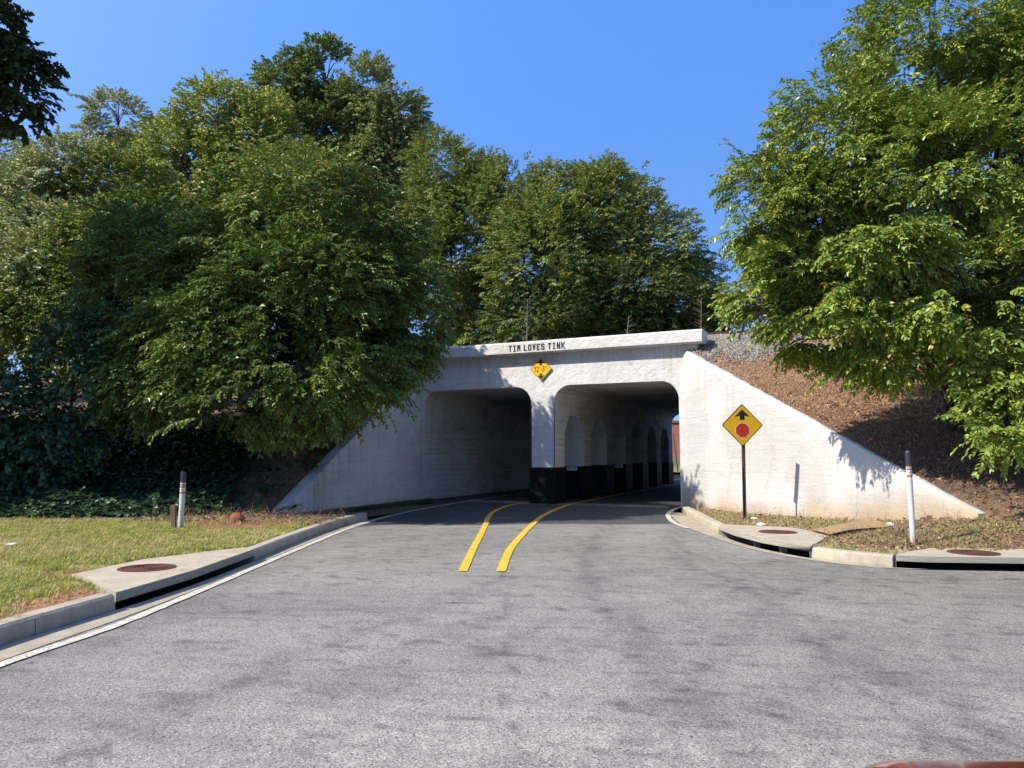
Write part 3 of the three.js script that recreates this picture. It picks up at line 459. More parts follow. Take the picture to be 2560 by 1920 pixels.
  // rear wing walls, seen only through the barrels
  for (const [s, o] of [[-5.9, -1], [3.6, 1]]) { const g = new THREE.BufferGeometry(), q = [[0, -0.4], [0, 4.8], [9, 0.2], [9, -0.4]].map(([t, y]) => [s + o * 0.1 * t, y, -LEN - t]); g.setAttribute('position', new THREE.Float32BufferAttribute([...q[0], ...q[1], ...q[2], ...q[0], ...q[2], ...q[3]], 3)); g.setAttribute('color', new THREE.Float32BufferAttribute(new Float32Array(18).fill(0.62), 3)); g.setAttribute('uv', new THREE.Float32BufferAttribute([0, 0, 0, 5, 9, 0, 0, 0, 9, 0, 9, 0], 2)); g.computeVertexNormals(); mesh('wing_wall', g, M.paint, up_); }
  // painted words on the parapet, each letter a thin coat of paint
  const words = thing('painted_lettering', 'black block letters painted on the white parapet above the lanes', 'lettering', [0, 0, 0]);
  words.position.set(...(() => { const [x, z] = xz(0, 0.347); return [x, 0, z]; })()); words.rotation.y = up_.rotation.y;
  const ink = std({ color: new THREE.Color().setRGB(0.018, 0.019, 0.022), roughness: 0.7 }), w = 0.038, H = 0.205, C = 0.118;
  const bar = (x, y, ww, hh) => box(ww, hh, 0.004, x, y, 0), diag = (x0, y0, x1, y1, t = w) => { const l = Math.hypot(x1 - x0, y1 - y0); return new THREE.BoxGeometry(t, l, 0.004).rotateZ(Math.atan2(y1 - y0, x1 - x0) - Math.PI / 2).translate((x0 + x1) / 2, (y0 + y1) / 2, 0); };
  const ring = () => { const o = new THREE.Shape([[0.025, 0], [C - 0.025, 0], [C, 0.03], [C, H - 0.03], [C - 0.025, H], [0.025, H], [0, H - 0.03], [0, 0.03]].map((p) => new THREE.Vector2(...p))); o.holes.push(new THREE.Path([[w, w], [C - w, w], [C - w, H - w], [w, H - w]].map((p) => new THREE.Vector2(...p)))); return [new THREE.ExtrudeGeometry(o, { depth: 0.004, bevelEnabled: false }).translate(0, 0, -0.002)]; };
  const G = {
    T: () => [bar(C / 2, H - w / 2, C, w), bar(C / 2, (H - w) / 2, w, H - w)], I: () => [bar(C / 2, H - w * 0.4, C * 0.86, w * 0.8), bar(C / 2, w * 0.4, C * 0.86, w * 0.8), bar(C / 2, H / 2, w, H - 1.6 * w)],
    M: () => [bar(w / 2, H / 2, w, H), bar(C - w / 2, H / 2, w, H), diag(w, H, C / 2, H * 0.42, 0.03), diag(C - w, H, C / 2, H * 0.42, 0.03)].map((g, i) => g.translate(0, 0, i * 0.0006)), L: () => [bar(w / 2, H / 2, w, H), bar((C + w) / 2, w / 2, C - w, w)], O: ring,
    V: () => [diag(w / 2, H, C / 2, 0.012), diag(C - w / 2, H, C / 2, 0.012).translate(0, 0, 0.0006)], E: () => [bar(w / 2, H / 2, w, H), bar((C + w) / 2, H - w / 2, C - w, w), bar((C + w) / 2, w / 2, C - w, w), bar((C + w) / 2 - 0.01, H / 2, C - w - 0.02, w * 0.85)],
    S: () => [bar(C / 2, H - w / 2, C - 0.03, w), bar(C / 2, H / 2, C - 0.03, w * 0.9), bar(C / 2, w / 2, C - 0.03, w), bar(w / 2, H * 0.72, w, H * 0.42), bar(C - w / 2, H * 0.28, w, H * 0.42), bar(C - w / 2, H - 0.04, w, 0.035), bar(w / 2, 0.04, w, 0.035)].map((g, i) => g.translate(0, 0, i * 0.0005)),
    N: () => [bar(w / 2, H / 2, w, H), bar(C - w / 2, H / 2, w, H), diag(w * 0.6, H, C - w * 0.6, 0).translate(0, 0, 0.0006)], K: () => [bar(w / 2, H / 2, w, H), diag(w, H * 0.42, C, H, 0.036).translate(0, 0, 0.0006), diag(w * 1.2, H * 0.52, C, 0, 0.036).translate(0, 0, 0.0011)],
  };
  let x = -1.07; for (const ch of 'TIM LOVES TINK') { if (ch === ' ') { x += 0.085; continue; } const m = mesh('letter', merge(G[ch]()), ink, words); m.position.set(x, 4.953 + 0.004 * (hash(x * 100 | 0, 1, 1) - 0.5), 0); m.rotation.z = 0.03 * (hash(x * 90 | 0, 2, 1) - 0.5); x += C + 0.0375; }
}
function plainCol(g) { return g.toNonIndexed(); }

// ---------------------------------------------------------------- sky-line: the railway
{
  const tr = thing('railway_track', 'rusty railway track on grey ballast along the top of the embankment', 'railway track');
  const rail = new THREE.Shape([[-0.07, 0], [0.07, 0], [0.07, 0.015], [0.012, 0.04], [0.012, 0.115], [0.036, 0.125], [0.036, 0.155], [-0.036, 0.155], [-0.036, 0.125], [-0.012, 0.115], [-0.012, 0.04], [-0.07, 0.015]].map((p) => new THREE.Vector2(...p)));
  const rg = new THREE.ExtrudeGeometry(rail, { depth: 130, bevelEnabled: false }).rotateY(Math.PI / 2);
  const rm = std({ color: new THREE.Color().setRGB(0.10, 0.045, 0.03), roughness: 0.7, metalness: 0.4 }), wood = std({ color: new THREE.Color().setRGB(0.07, 0.055, 0.045), map: rep(soilMap, 1), roughness: 0.9 });
  const ry = -Math.atan2(D[1], D[0]);
  for (const a of [-2.6, -4.06]) { const m = mesh('rail', rg, rm, tr); const [x, z] = xz(-60, a); m.position.set(x, TOP + 0.11, z); m.rotation.y = ry; }
  const sg = new RoundedBoxGeometry(0.23, 0.17, 2.6, 1, 0.02);
  for (let s = -8; s < 26; s += 0.55) { const m = mesh('sleeper', sg, wood, tr); const [x, z] = xz(s, -3.33); m.position.set(x, TOP + 0.02, z); m.rotation.y = ry; }
}

// ---------------------------------------------------------------- signs, posts and small things
const alu = std({ color: new THREE.Color().setRGB(0.35, 0.35, 0.35), roughness: 0.5, metalness: 0.6 }), signY = std({ color: new THREE.Color().setRGB(0.78, 0.46, 0.012), roughness: 0.42 }), signK = std({ color: new THREE.Color().setRGB(0.012, 0.012, 0.014), roughness: 0.45 }), signR = std({ color: new THREE.Color().setRGB(0.50, 0.035, 0.02), roughness: 0.45 }), signW = std({ color: new THREE.Color().setRGB(0.75, 0.66, 0.5), roughness: 0.5 });
function diamond(side, r) { const h = side / 2, s = new THREE.Shape(); s.moveTo(-h + r, -h); s.lineTo(h - r, -h); s.absarc(h - r, -h + r, r, -Math.PI / 2, 0); s.lineTo(h, h - r); s.absarc(h - r, h - r, r, 0, Math.PI / 2); s.lineTo(-h + r, h); s.absarc(-h + r, h - r, r, Math.PI / 2, Math.PI); s.lineTo(-h, -h + r); s.absarc(-h + r, -h + r, r, Math.PI, 1.5 * Math.PI); return s; }
const flat = (shape, d, z) => new THREE.ExtrudeGeometry(shape, { depth: d, bevelEnabled: false, curveSegments: 6 }).translate(0, 0, z);
const arrow = (w, h, st, notch) => new THREE.Shape([[0, h], [w / 2, h * 0.32], [w / 2 - 0.004, h * 0.29], [st / 2, h * 0.29 + notch], [st / 2, 0], [-st / 2, 0], [-st / 2, h * 0.29 + notch], [-w / 2 + 0.004, h * 0.29], [-w / 2, h * 0.32]].map((p) => new THREE.Vector2(...p)));
function diamondSign(t, side, border, inset) {
  const turn = (g) => g.rotateZ(Math.PI / 4);
  mesh('plate', turn(flat(diamond(side, side * 0.065), 0.003, 0)), alu, t);
  mesh('face', turn(flat(diamond(side - 0.004, side * 0.063), 0.0015, 0.0035)), signY, t);
  const b = diamond(side - 2 * inset, side * 0.055); b.holes.push(new THREE.Path(diamond(side - 2 * inset - 2 * border, side * 0.045).getPoints(6)));
  mesh('border', turn(flat(b, 0.0012, 0.0055)), signK, t);
}
const font = await new FontLoader().loadAsync('fonts/droid/droid_sans_regular.typeface.json');
{
  const [x, z] = xz(-0.035, 0.05);
  const t = thing('clearance_sign', 'yellow diamond height clearance sign fixed to the headwall above the column', 'road sign', [x, 4.36, z], up_.rotation.y);
  diamondSign(t, 0.555, 0.012, 0.014);
  mesh('arrow', flat(arrow(0.25, 0.20, 0.085, 0.025), 0.0012, 0.0055).translate(0, 0.125, 0), signK, t);
  mesh('arrow', flat(arrow(0.25, 0.20, 0.085, 0.025), 0.0012, 0.0055).rotateZ(Math.PI).translate(0, -0.14, 0), signK, t);
  const put = (str, size, px, py, sx) => { const g = new TextGeometry(str, { font, size, depth: 0.0012, curveSegments: 4, bevelEnabled: true, bevelThickness: 0.0002, bevelSize: 0.006, bevelSegments: 1 }); g.scale(sx, 1, 1); g.translate(px, py, 0.0058); return g; };
  mesh('text', merge([put('12', 0.165, -0.235, -0.082, 0.62), put('3', 0.165, 0.055, -0.07, 0.62), box(0.045, 0.02, 0.0012, 0.015, -0.005, 0.0062), box(0.012, 0.05, 0.0012, -0.045, 0.058, 0.0062), box(0.012, 0.05, 0.0012, 0.165, 0.062, 0.0062), box(0.012, 0.05, 0.0012, 0.195, 0.064, 0.0062)]), signK, t);
  const bolt = new THREE.SphereGeometry(0.012, 8, 4); for (const y of [0.2, -0.2]) mesh('bolt', bolt.clone().scale(1, 1, 0.4).translate(0, y, 0.0075), alu, t);
  mesh('bracket', box(0.08, 0.5, 0.045, 0, 0, -0.0235), alu, t);
}
{
  const t = thing('stop_ahead_sign', 'yellow diamond sign with black arrow above red octagon on a brown post', 'road sign', [5.3, 0.05, -17.7], 0.0);
  const head = new THREE.Group(); head.name = 'sign_panel'; head.position.set(-0.01, 2.21, 0.035); head.rotation.y = 0.10; t.add(head);
  diamondSign(head, 0.70, 0.016, 0.003);
  mesh('arrow', flat(arrow(0.35, 0.24, 0.115, 0.03), 0.0012, 0.0055).translate(0, 0.12, 0), signK, head);
  const oct = (r) => new THREE.Shape(Array.from({ length: 8 }, (_, i) => new THREE.Vector2(r * Math.cos(Math.PI / 8 + i * Math.PI / 4), r * Math.sin(Math.PI / 8 + i * Math.PI / 4))));
  mesh('octagon_edge', flat(oct(0.182), 0.001, 0.0052).translate(0, -0.12, 0), signW, head); mesh('octagon', flat(oct(0.168), 0.001, 0.0065).translate(0, -0.12, 0), signR, head);
  for (const y of [-0.36, 0.05]) mesh('bolt', new THREE.SphereGeometry(0.009, 8, 4).translate(0, y, 0.006), signK, head);
  // U-channel post with a row of holes in its upper half
  const brown = std({ color: new THREE.Color().setRGB(0.075, 0.05, 0.035), roughness: 0.75 });
  const u = new THREE.Shape([[-0.042, -0.004], [-0.024, -0.004], [-0.016, 0.028], [0.016, 0.028], [0.024, -0.004], [0.042, -0.004], [0.042, 0.0], [0.026, 0.0], [0.018, 0.032], [-0.018, 0.032], [-0.026, 0.0], [-0.042, 0.0]].map((p) => new THREE.Vector2(...p)));
  const pg = new THREE.ExtrudeGeometry(u, { depth: 2.45, bevelEnabled: false }).rotateX(-Math.PI / 2); pg.translate(0, -0.3, 0.0);
  const post = mesh('post', pg, brown, t); post.rotation.z = -0.006;
  const hm = std({ color: 0xc9c1ac, roughness: 0.8 }); const holes = []; for (let y = 1.25; y < 1.78; y += 0.028) holes.push(new THREE.CylinderGeometry(0.006, 0.006, 0.002, 8).rotateX(Math.PI / 2).translate(-0.006, y, 0.006));
  mesh('post_holes', merge(holes), hm, t);
}
function bandTexture(rows) {                                         // printed warning label wrapped round a marker post
  const c = document.createElement('canvas'); c.width = 128; c.height = 256; const g = c.getContext('2d');
  g.fillStyle = '#d6cfc2'; g.fillRect(0, 0, 128, 256);
  const rnd = RNG(5);
  for (const [y, h, col] of rows) { g.fillStyle = col; g.fillRect(0, y, 128, h); }
  g.fillStyle = 'rgba(255,245,235,0.6)'; for (const y of [12, 26, 52, 150]) for (let x = 12; x < 116; x += 9) if (rnd() > 0.2) g.fillRect(x, y, 6, 7);
  g.strokeStyle = '#3c4650'; g.lineWidth = 7; g.beginPath(); g.arc(64, 105, 19, 0, 6.3); g.stroke(); g.beginPath(); g.moveTo(50, 105); g.lineTo(78, 105); g.stroke();
  g.fillStyle = '#55595c'; for (let y = 184; y < 250; y += 9) for (let x = 14; x < 112; x += 7) if (rnd() > 0.3) g.fillRect(x, y, 5, 3);
  const t = new THREE.CanvasTexture(c); t.colorSpace = THREE.SRGBColorSpace; return t;
}
function markerPost(name, label, pos, h, slant, lean) {
  const t = thing(name, label, 'marker post', pos, 0, 'pipeline marker posts on the verges'); t.rotation.z = lean;
  const r = slant ? 0.05 : 0.043, white = std({ color: new THREE.Color().setRGB(0.72, 0.70, 0.66), roughness: 0.5 }), blackP = std({ color: new THREE.Color().setRGB(0.03, 0.032, 0.036), roughness: 0.4 });
  const capH = slant ? 0.2 : 0.24, body = h - capH;
  const pg = new THREE.CylinderGeometry(r, r, body, 20, 24).translate(0, body / 2, 0), col = []; const P = pg.attributes.position;
  for (let i = 0; i < P.count; i++) { const k = sstep(0.34, 0.05, P.getY(i) + 0.1 * noise2(P.getX(i) * 40, P.getY(i) * 12, 9)) * 0.85; col.push(...mix3([0.60, 0.585, 0.555], [0.24, 0.13, 0.075], slant ? k * 0.25 : k)); }
  pg.setAttribute('color', new THREE.Float32BufferAttribute(col, 3)); mesh('post', pg, std({ vertexColors: true, roughness: 0.5 }), t);
  if (slant) { const g = new THREE.CylinderGeometry(r + 0.001, r + 0.001, capH, 20, 1); const p = g.attributes.position; for (let i = 0; i < p.count; i++) if (p.getY(i) > 0) p.setY(i, p.getY(i) - p.getX(i) * 0.45); g.computeVertexNormals(); mesh('cap', g.translate(0, body + capH / 2, 0), blackP, t); }
  else mesh('cap', new THREE.CapsuleGeometry(r + 0.003, capH - r, 8, 20).translate(0, body + (capH - r) / 2 - 0.02, 0), blackP, t);
  const lab = new THREE.CylinderGeometry(r + 0.0015, r + 0.0015, 0.30, 24, 1, true, -1.35, 2.7).translate(0, body - 0.16, 0);
  mesh('label_sticker', lab, std({ map: bandTexture([[8, 30, '#9c4a30'], [46, 26, '#8e4029'], [138, 30, '#94432b']]), roughness: 0.55 }), t);
  const gm = std({ color: 0x8b8d8e, roughness: 0.6 }); for (let k = 0; k < 4; k++) mesh('groove', new THREE.TorusGeometry(r + 0.0005, 0.0015, 4, 24).rotateX(Math.PI / 2).translate(0, body - 0.40 - k * (slant ? 0.07 : 0.055), 0), gm, t);
  return t;
}
markerPost('marker_post', 'white pipeline marker with domed black cap before the right wing wall', [6.33, hRight(6.33, -12.3) - 0.03, -12.3], 1.54, false, 0.012);
markerPost('marker_post', 'white pipeline marker with slanted black cap beside the wooden stake', [-6.26, hLeft(-6.26, -14.7) - 0.03, -14.7], 1.1, true, -0.02);
{
  const t = thing('wooden_stake', 'short weathered wooden stake leaning against the left marker post', 'stake', [-6.32, hLeft(-6.32, -14.6) - 0.05, -14.56]); t.rotation.z = 0.06;
  mesh('shaft', new RoundedBoxGeometry(0.085, 0.5, 0.075, 2, 0.008).translate(0, 0.25, 0), std({ color: new THREE.Color().setRGB(0.25, 0.17, 0.09), map: rep(soilMap, 3), bumpMap: rep(soilBump, 2), bumpScale: 0.01, roughness: 0.9 }), t);
}
function plateTexture(fg, alt) { const c = document.createElement('canvas'); c.width = 256; c.height = 96; const g = c.getContext('2d'); g.fillStyle = '#d9dae6'; g.fillRect(0, 0, 256, 96); g.fillStyle = fg; g.beginPath(); g.arc(36, 42, 20, 0, 7); g.fill(); g.fillStyle = alt; g.beginPath(); g.arc(222, 42, 18, 0, 7); g.fill(); g.fillStyle = fg; const r = RNG(8); for (let x = 62; x < 196; x += 12) { g.fillRect(x, 28 + r() * 8, 9, 22); } g.globalAlpha = 0.5; for (let x = 30; x < 226; x += 9) g.fillRect(x, 66, 6, 8); const t = new THREE.CanvasTexture(c); t.colorSpace = THREE.SRGBColorSpace; return t; }
for (const [k, name, label, w, fg, alt] of [[1, 'notice_plate', 'small white and blue notice plate on the second column from the portal', 0.40, '#2a3570', '#2a3570'], [3, 'notice_plate', 'small dim notice plate with red mark on the fourth column', 0.36, '#323a78', '#8d1f2c']]) {
  const t0 = k * 3.0, [x, z] = xz(-SK * t0 + 0.42 - w / 2 - 0.03 - (k === 1 ? 0.2 : 0.12), -t0 + 0.026);
  const t = thing(name, label, 'notice plate', [x, 1.08, z], up_.rotation.y, 'notice plates on the columns');
  mesh('plate', box(w, 0.14, 0.006), alu, t); mesh('print', new THREE.PlaneGeometry(w - 0.004, 0.136).translate(0, 0, 0.0042), std({ map: plateTexture(fg, alt), roughness: 0.5 }), t);
}
{
  const [x0, z0] = [6.1, -14.15]; const t = thing('cardboard_sheet', 'flattened tan cardboard lying on dry grass beside the drain slab', 'cardboard');
  const g = sheet(14, 6, (u, v) => { const x = lerp(5.5, 6.85, u), z = lerp(-14.62, -13.75, v) - 0.55 * (u - 0.5); return { p: [x, hRight(x, z) + 0.06 + 0.06 * u * (1 - v) + 0.03 * Math.sin(u * 5) * v, z], uv: [u, v] }; });
  mesh('panel', g, std({ color: new THREE.Color().setRGB(0.40, 0.27, 0.14), map: rep(concMap, 1), roughness: 0.9 }), t);
  mesh('underside', g.clone().translate(0, -0.008, 0), std({ color: new THREE.Color().setRGB(0.3, 0.2, 0.11), roughness: 0.9 }), t);
}
for (const [x, z, h, s, name, label] of [
  [5.36, -17.25, hRight, 0.09, 'litter', 'crumpled white paper at the foot of the arrow sign post'], [5.05, -15.75, hRight, 0.11, 'litter', 'flat white paper scrap behind the middle drain slab'],
  [6.95, -14.3, hRight, 0.09, 'litter', 'crushed white and blue can on the dry grass left of the marker'], [-7.5, -11.7, hLeft, 0.1, 'litter', 'white paper scrap on the sunny left lawn']]) {
  const g = new THREE.IcosahedronGeometry(s, 1), p = g.attributes.position; for (let i = 0; i < p.count; i++) { const k = 0.6 + 0.6 * noise3(p.getX(i) * 22 + x, p.getY(i) * 22, p.getZ(i) * 22 + z); p.setXYZ(i, p.getX(i) * k, p.getY(i) * k * 0.4, p.getZ(i) * k * 0.7); } g.computeVertexNormals();
  const m = tag(mesh(name, g, std({ color: 0xdfe3e6, roughness: 0.7 })), label, 'litter', 'bits of litter on the verges'); m.position.set(x, h(x, z) + 0.025, z);
}
{
  const g = new THREE.IcosahedronGeometry(0.14, 2), p = g.attributes.position; for (let i = 0; i < p.count; i++) { const k = 0.8 + 0.4 * noise3(p.getX(i) * 9, p.getY(i) * 9, p.getZ(i) * 9); p.setXYZ(i, p.getX(i) * k, p.getY(i) * k * 0.85, p.getZ(i) * k); } g.computeVertexNormals();
  const m = tag(mesh('clay_clod', g, std({ color: new THREE.Color().setRGB(0.30, 0.10, 0.05), bumpMap: soilBump, bumpScale: 0.02, roughness: 0.95 })), 'round clod of red clay near the end of the left wing wall', 'clod'); m.position.set(-5.75, hLeft(-5.75, -16.3) + 0.06, -16.3);
}

// ---------------------------------------------------------------- plants
const leafMats = [new THREE.MeshPhysicalMaterial({ roughness: 0.36, specularIntensity: 0.6, side: THREE.DoubleSide }), new THREE.MeshPhysicalMaterial({ roughness: 1, specularIntensity: 0.2, transmission: 0.5, thickness: 0, side: THREE.DoubleSide })];
const leafMatsDull = [new THREE.MeshPhysicalMaterial({ roughness: 0.45, specularIntensity: 0.6, side: THREE.DoubleSide }), leafMats[1]];
// a leafy twig along +z: alternate folded leaves hanging off a curved stem
function sprig(len, n, ll, lw, droop, seed, twist = 0.5, fine = true) {
  const R = RNG(seed), pos = [[], []], P = (i, v) => pos[i].push(v.x, v.y, v.z);
  const stem = (t) => V3(0, len * (0.12 * Math.sin(t * 2.2) - droop * t * t), len * t);
  for (let k = 0; k < n; k++) {
    const t = 0.12 + 0.88 * (k + 0.5 * R()) / n, side = k % 2 ? 1 : -1, b = stem(t), i = k % 3 === 0 ? 0 : (R() > 0.45 ? 1 : 0);
    const s = 0.7 + 0.5 * R(), dir = V3(side * (0.75 + 0.3 * R()) + twist * 0.35 * (R() - 0.5), -0.25 - 0.5 * R() + twist * 0.4 * (R() - 0.3), 0.35 + 0.6 * t + (0.3 + twist * 0.5) * (R() - 0.5)).normalize();
    const upv = V3((R() - 0.5) * twist, 1, (R() - 0.5) * twist).normalize(), across = V3().crossVectors(dir, upv).normalize(), nrm = V3().crossVectors(across, dir).normalize();
    const L = ll * s, W = lw * s / 2, pt = (u, w, f) => b.clone().addScaledVector(dir, L * u).addScaledVector(across, W * w).addScaledVector(nrm, W * f - L * 0.16 * u * u);
    const b0 = pt(0, 0, 0), m1 = pt(0.42, 0, -0.1), tip = pt(1, 0, 0), l1 = pt(0.36, -1, 0.22), l2 = pt(0.68, -0.72, 0.16), r1 = pt(0.36, 1, 0.22), r2 = pt(0.68, 0.72, 0.16);
    if (!fine) { const l = pt(0.45, -1, 0.2), r = pt(0.45, 1, 0.2); for (const v of [b0, tip, l, b0, r, tip]) P(i, v); continue; }
    for (const f of [[b0, m1, l1], [l1, m1, l2], [l2, m1, tip], [b0, r1, m1], [r1, r2, m1], [r2, tip, m1]]) for (const v of f) P(i, v);
  }
  const g = new THREE.BufferGeometry(), all = new Float32Array([...pos[0], ...pos[1]]); g.setAttribute('position', new THREE.BufferAttribute(all, 3)); g.computeVertexNormals();
  g.addGroup(0, pos[0].length / 3, 0); g.addGroup(pos[0].length / 3, pos[1].length / 3, 1); return g;
}
const sprigs = {
  lance: [sprig(0.34, 16, 0.080, 0.043, 0.35, 1, 1.3), sprig(0.38, 17, 0.074, 0.040, 0.6, 2, 1.3), sprig(0.28, 14, 0.086, 0.046, 0.2, 3, 1.3)],
  broad: [sprig(0.50, 18, 0.13, 0.10, 0.1, 4, 2.2, false), sprig(0.42, 16, 0.14, 0.105, 0.25, 5, 2.2, false)],
  mid: [sprig(0.50, 18, 0.13, 0.062, 0.3, 6, 1.6, false), sprig(0.42, 16, 0.13, 0.06, 0.1, 7, 1.6, false)],
  vine: [sprig(0.22, 6, 0.13, 0.115, 0.15, 8, 0.7, false), sprig(0.26, 7, 0.12, 0.11, 0.3, 9, 0.7, false)],
};
class Scatter {
  constructor() { this.m = []; this.c = []; }
  add(p, dir, roll, scale, color) { const z = dir.clone().normalize(), u = Math.abs(z.y) > 0.96 ? V3(1, 0, 0) : V3(0, 1, 0), x = V3().crossVectors(u, z).normalize(), y = V3().crossVectors(z, x); const q = new THREE.Matrix4().makeBasis(x, y, z).multiply(new THREE.Matrix4().makeRotationZ(roll)).scale(V3(scale, scale, scale)).setPosition(p); this.m.push(q); this.c.push(color); }
  build(name, geo, mat, parent, stuff = true) { if (!this.m.length) return; const o = new THREE.InstancedMesh(geo, mat, this.m.length), c = new THREE.Color(); this.m.forEach((q, i) => { o.setMatrixAt(i, q); o.setColorAt(i, c.setRGB(...this.c[i])); }); o.name = parent ? name : numbered(name); if (stuff) o.userData.kind = 'stuff'; o.castShadow = o.receiveShadow = true; (parent ?? scene).add(o); return o; }
}
const tint = (c, R, v = 0.25) => { const k = 1 + v * 2 * (R() - 0.5), w = (R() - 0.5) * v * 0.8; return [c[0] * k * (1 + w), c[1] * k, c[2] * k * (1 - w)]; };
function tree(o) {
  const R = RNG(o.seed), t = thing(o.name, o.label, 'tree', [o.base[0], o.base[1], o.base[2]], 0, o.group), B = V3(...o.base);
  const kinds = sprigs[o.kind], sc = kinds.map(() => new Scatter()), limbs = [], twigs = [];
  const put = (p, dir, s, c) => sc[Math.floor(R() * kinds.length)].add(p.clone().sub(B), dir, (R() - 0.5) * 1.6, s * (0.75 + 0.5 * R()), c);
  const fork = V3(0, (o.forkH ?? 1.5), 0), trunks = o.stems ?? 1, r0 = o.trunk ?? 0.2;
  const forks = []; for (let k = 0; k < trunks; k++) { const a = k * 2.4 + o.seed, sp = trunks > 1 ? 0.35 : 0; const f = fork.clone().add(V3(Math.cos(a) * sp * 1.6, 0, Math.sin(a) * sp * 1.6)); forks.push(f); limbs.push(tube([V3(Math.cos(a) * sp * 0.4, -0.3, Math.sin(a) * sp * 0.4), f.clone().multiplyScalar(0.5).add(V3((R() - 0.5) * 0.2, 0, (R() - 0.5) * 0.2)), f], r0, r0 * 0.7, 8)); }
  for (const [li, lb] of o.lobes.entries()) {
    const c = V3(lb[0], lb[1], lb[2]), rx = lb[3], ry = lb[4], rz = lb[5] ?? Math.max(rx, ry) * 0.9, col = lb[6] ?? o.color;
    const f = forks[li % forks.length], cl = c.clone().sub(B), mid = f.clone().lerp(cl, 0.55).add(V3((R() - 0.5) * 0.3, 0.12 * f.distanceTo(cl), (R() - 0.5) * 0.3));
    const rl = r0 * 0.55; limbs.push(tube([f, mid, cl], rl, rl * 0.3, 6));
    const area = 4 * Math.PI * Math.pow((Math.pow(rx * ry, 1.6) + Math.pow(rx * rz, 1.6) + Math.pow(ry * rz, 1.6)) / 3, 1 / 1.6), n = Math.round(area * o.density), fr = o.clump ?? 1.1;
    for (let k = 0; k < (o.twigs ?? 7); k++) { const d = V3(R() - 0.5, R() - 0.4, R() - 0.5).normalize(), e = cl.clone().add(V3(d.x * rx * 0.9, d.y * ry * 0.9, d.z * rz * 0.9)); twigs.push(tube([cl.clone().lerp(f, 0.15 * R()), cl.clone().lerp(e, 0.5).add(V3(0, 0.1 * ry, 0)), e], rl * 0.32, 0.008, 4, 3)); }
    for (let k = 0, tries = 0; k < n && tries < n * 4; tries++) {
      const z = 2 * R() - 1, ph = R() * 6.2832, q = Math.sqrt(1 - z * z), d = V3(q * Math.cos(ph), z, q * Math.sin(ph));
      const wob = 0.78 + 0.5 * noise3(d.x * 2.2 + li * 9, d.y * 2.2, d.z * 2.2 + o.seed), rr = wob * Math.pow(0.25 + 0.75 * R(), 0.45) * (R() < 0.05 ? 1.12 : 1);
      const p = V3(c.x + d.x * rx * rr, c.y + d.y * ry * rr, c.z + d.z * rz * rr);
      if (noise3(p.x * fr + 7, p.y * fr * 1.5, p.z * fr) < (o.gap ?? 0.36)) continue;
      if (o.floor && p.y < o.floor(p.x, p.z) + 0.1) continue;
      if (o.keep && !o.keep(p)) continue;
      k++;
      const dir = V3(d.x + (R() - 0.5) * 0.9, d.y * 0.5 + (o.lift ?? 0.1) - 0.55 * R() * (o.droop ?? 1), d.z + (R() - 0.5) * 0.9), yl = o.yellow && R() < o.yellow * (0.3 + 1.4 * noise3(p.x * 0.7, p.y * 0.7, p.z * 0.7));
      put(p, dir, o.size, tint(yl ? [col[0] * 1.6, col[1] * 1.25, col[2]] : col, R));
    }
  }
  // arching sprays that break the outline
  for (let k = 0; k < (o.sprays ?? 0); k++) {
    const lb = o.lobes[Math.floor(R() * o.lobes.length)], z = 1.4 * R() - 0.6, ph = R() * 6.2832, q = Math.sqrt(Math.max(0, 1 - z * z)), d = V3(q * Math.cos(ph), z, q * Math.sin(ph)).normalize(), rz = Math.max(lb[3], lb[4]) * 0.9;
    const s0 = V3(lb[0] + d.x * lb[3] * 0.75, lb[1] + d.y * lb[4] * 0.75, lb[2] + d.z * rz * 0.75), L = (o.spray ?? 1) * (0.6 + 0.8 * R());
    const pts = []; for (let i = 0; i <= 4; i++) { const u = i / 4; pts.push(s0.clone().addScaledVector(d, L * u).add(V3(0, (0.3 * u - 0.42 * u * u * (o.sag ?? 1)) * L * (d.y > 0.6 ? 0.3 : 1), 0))); }
    if (o.keep && !o.keep(pts[4])) continue;
    twigs.push(tube(pts.map((p) => p.clone().sub(B)), 0.012, 0.004, 4, 4));
    const cv = new THREE.CatmullRomCurve3(pts), n = Math.round(L / (o.size * 0.075)); for (let i = 0; i < n; i++) { const u = (i + R()) / n, p = cv.getPoint(u), tg = cv.getTangent(u), sd = V3().crossVectors(tg, V3(0, 1, 0)).normalize().multiplyScalar((i % 2 ? 1 : -1) * (0.9 - 0.4 * u)); put(p, tg.clone().add(sd).add(V3(0, -0.25 * R(), 0)), o.size * (1 - 0.35 * u), tint(o.color, R)); }
  }
  mesh('trunk', merge(limbs), o.bark ?? M.bark, t); if (twigs.length) mesh('branches', merge(twigs), o.bark ?? M.bark, t).userData.kind = 'stuff';
  sc.forEach((s, i) => s.build('crown', kinds[i], o.mats ?? leafMats, t));
  return t;
}
const G = { bright: [0.215, 0.285, 0.045], mid: [0.135, 0.195, 0.038], deep: [0.13, 0.17, 0.04], olive: [0.24, 0.285, 0.066], yellow: [0.36, 0.41, 0.11], silver: [0.38, 0.41, 0.19], vine: [0.045, 0.095, 0.038] };
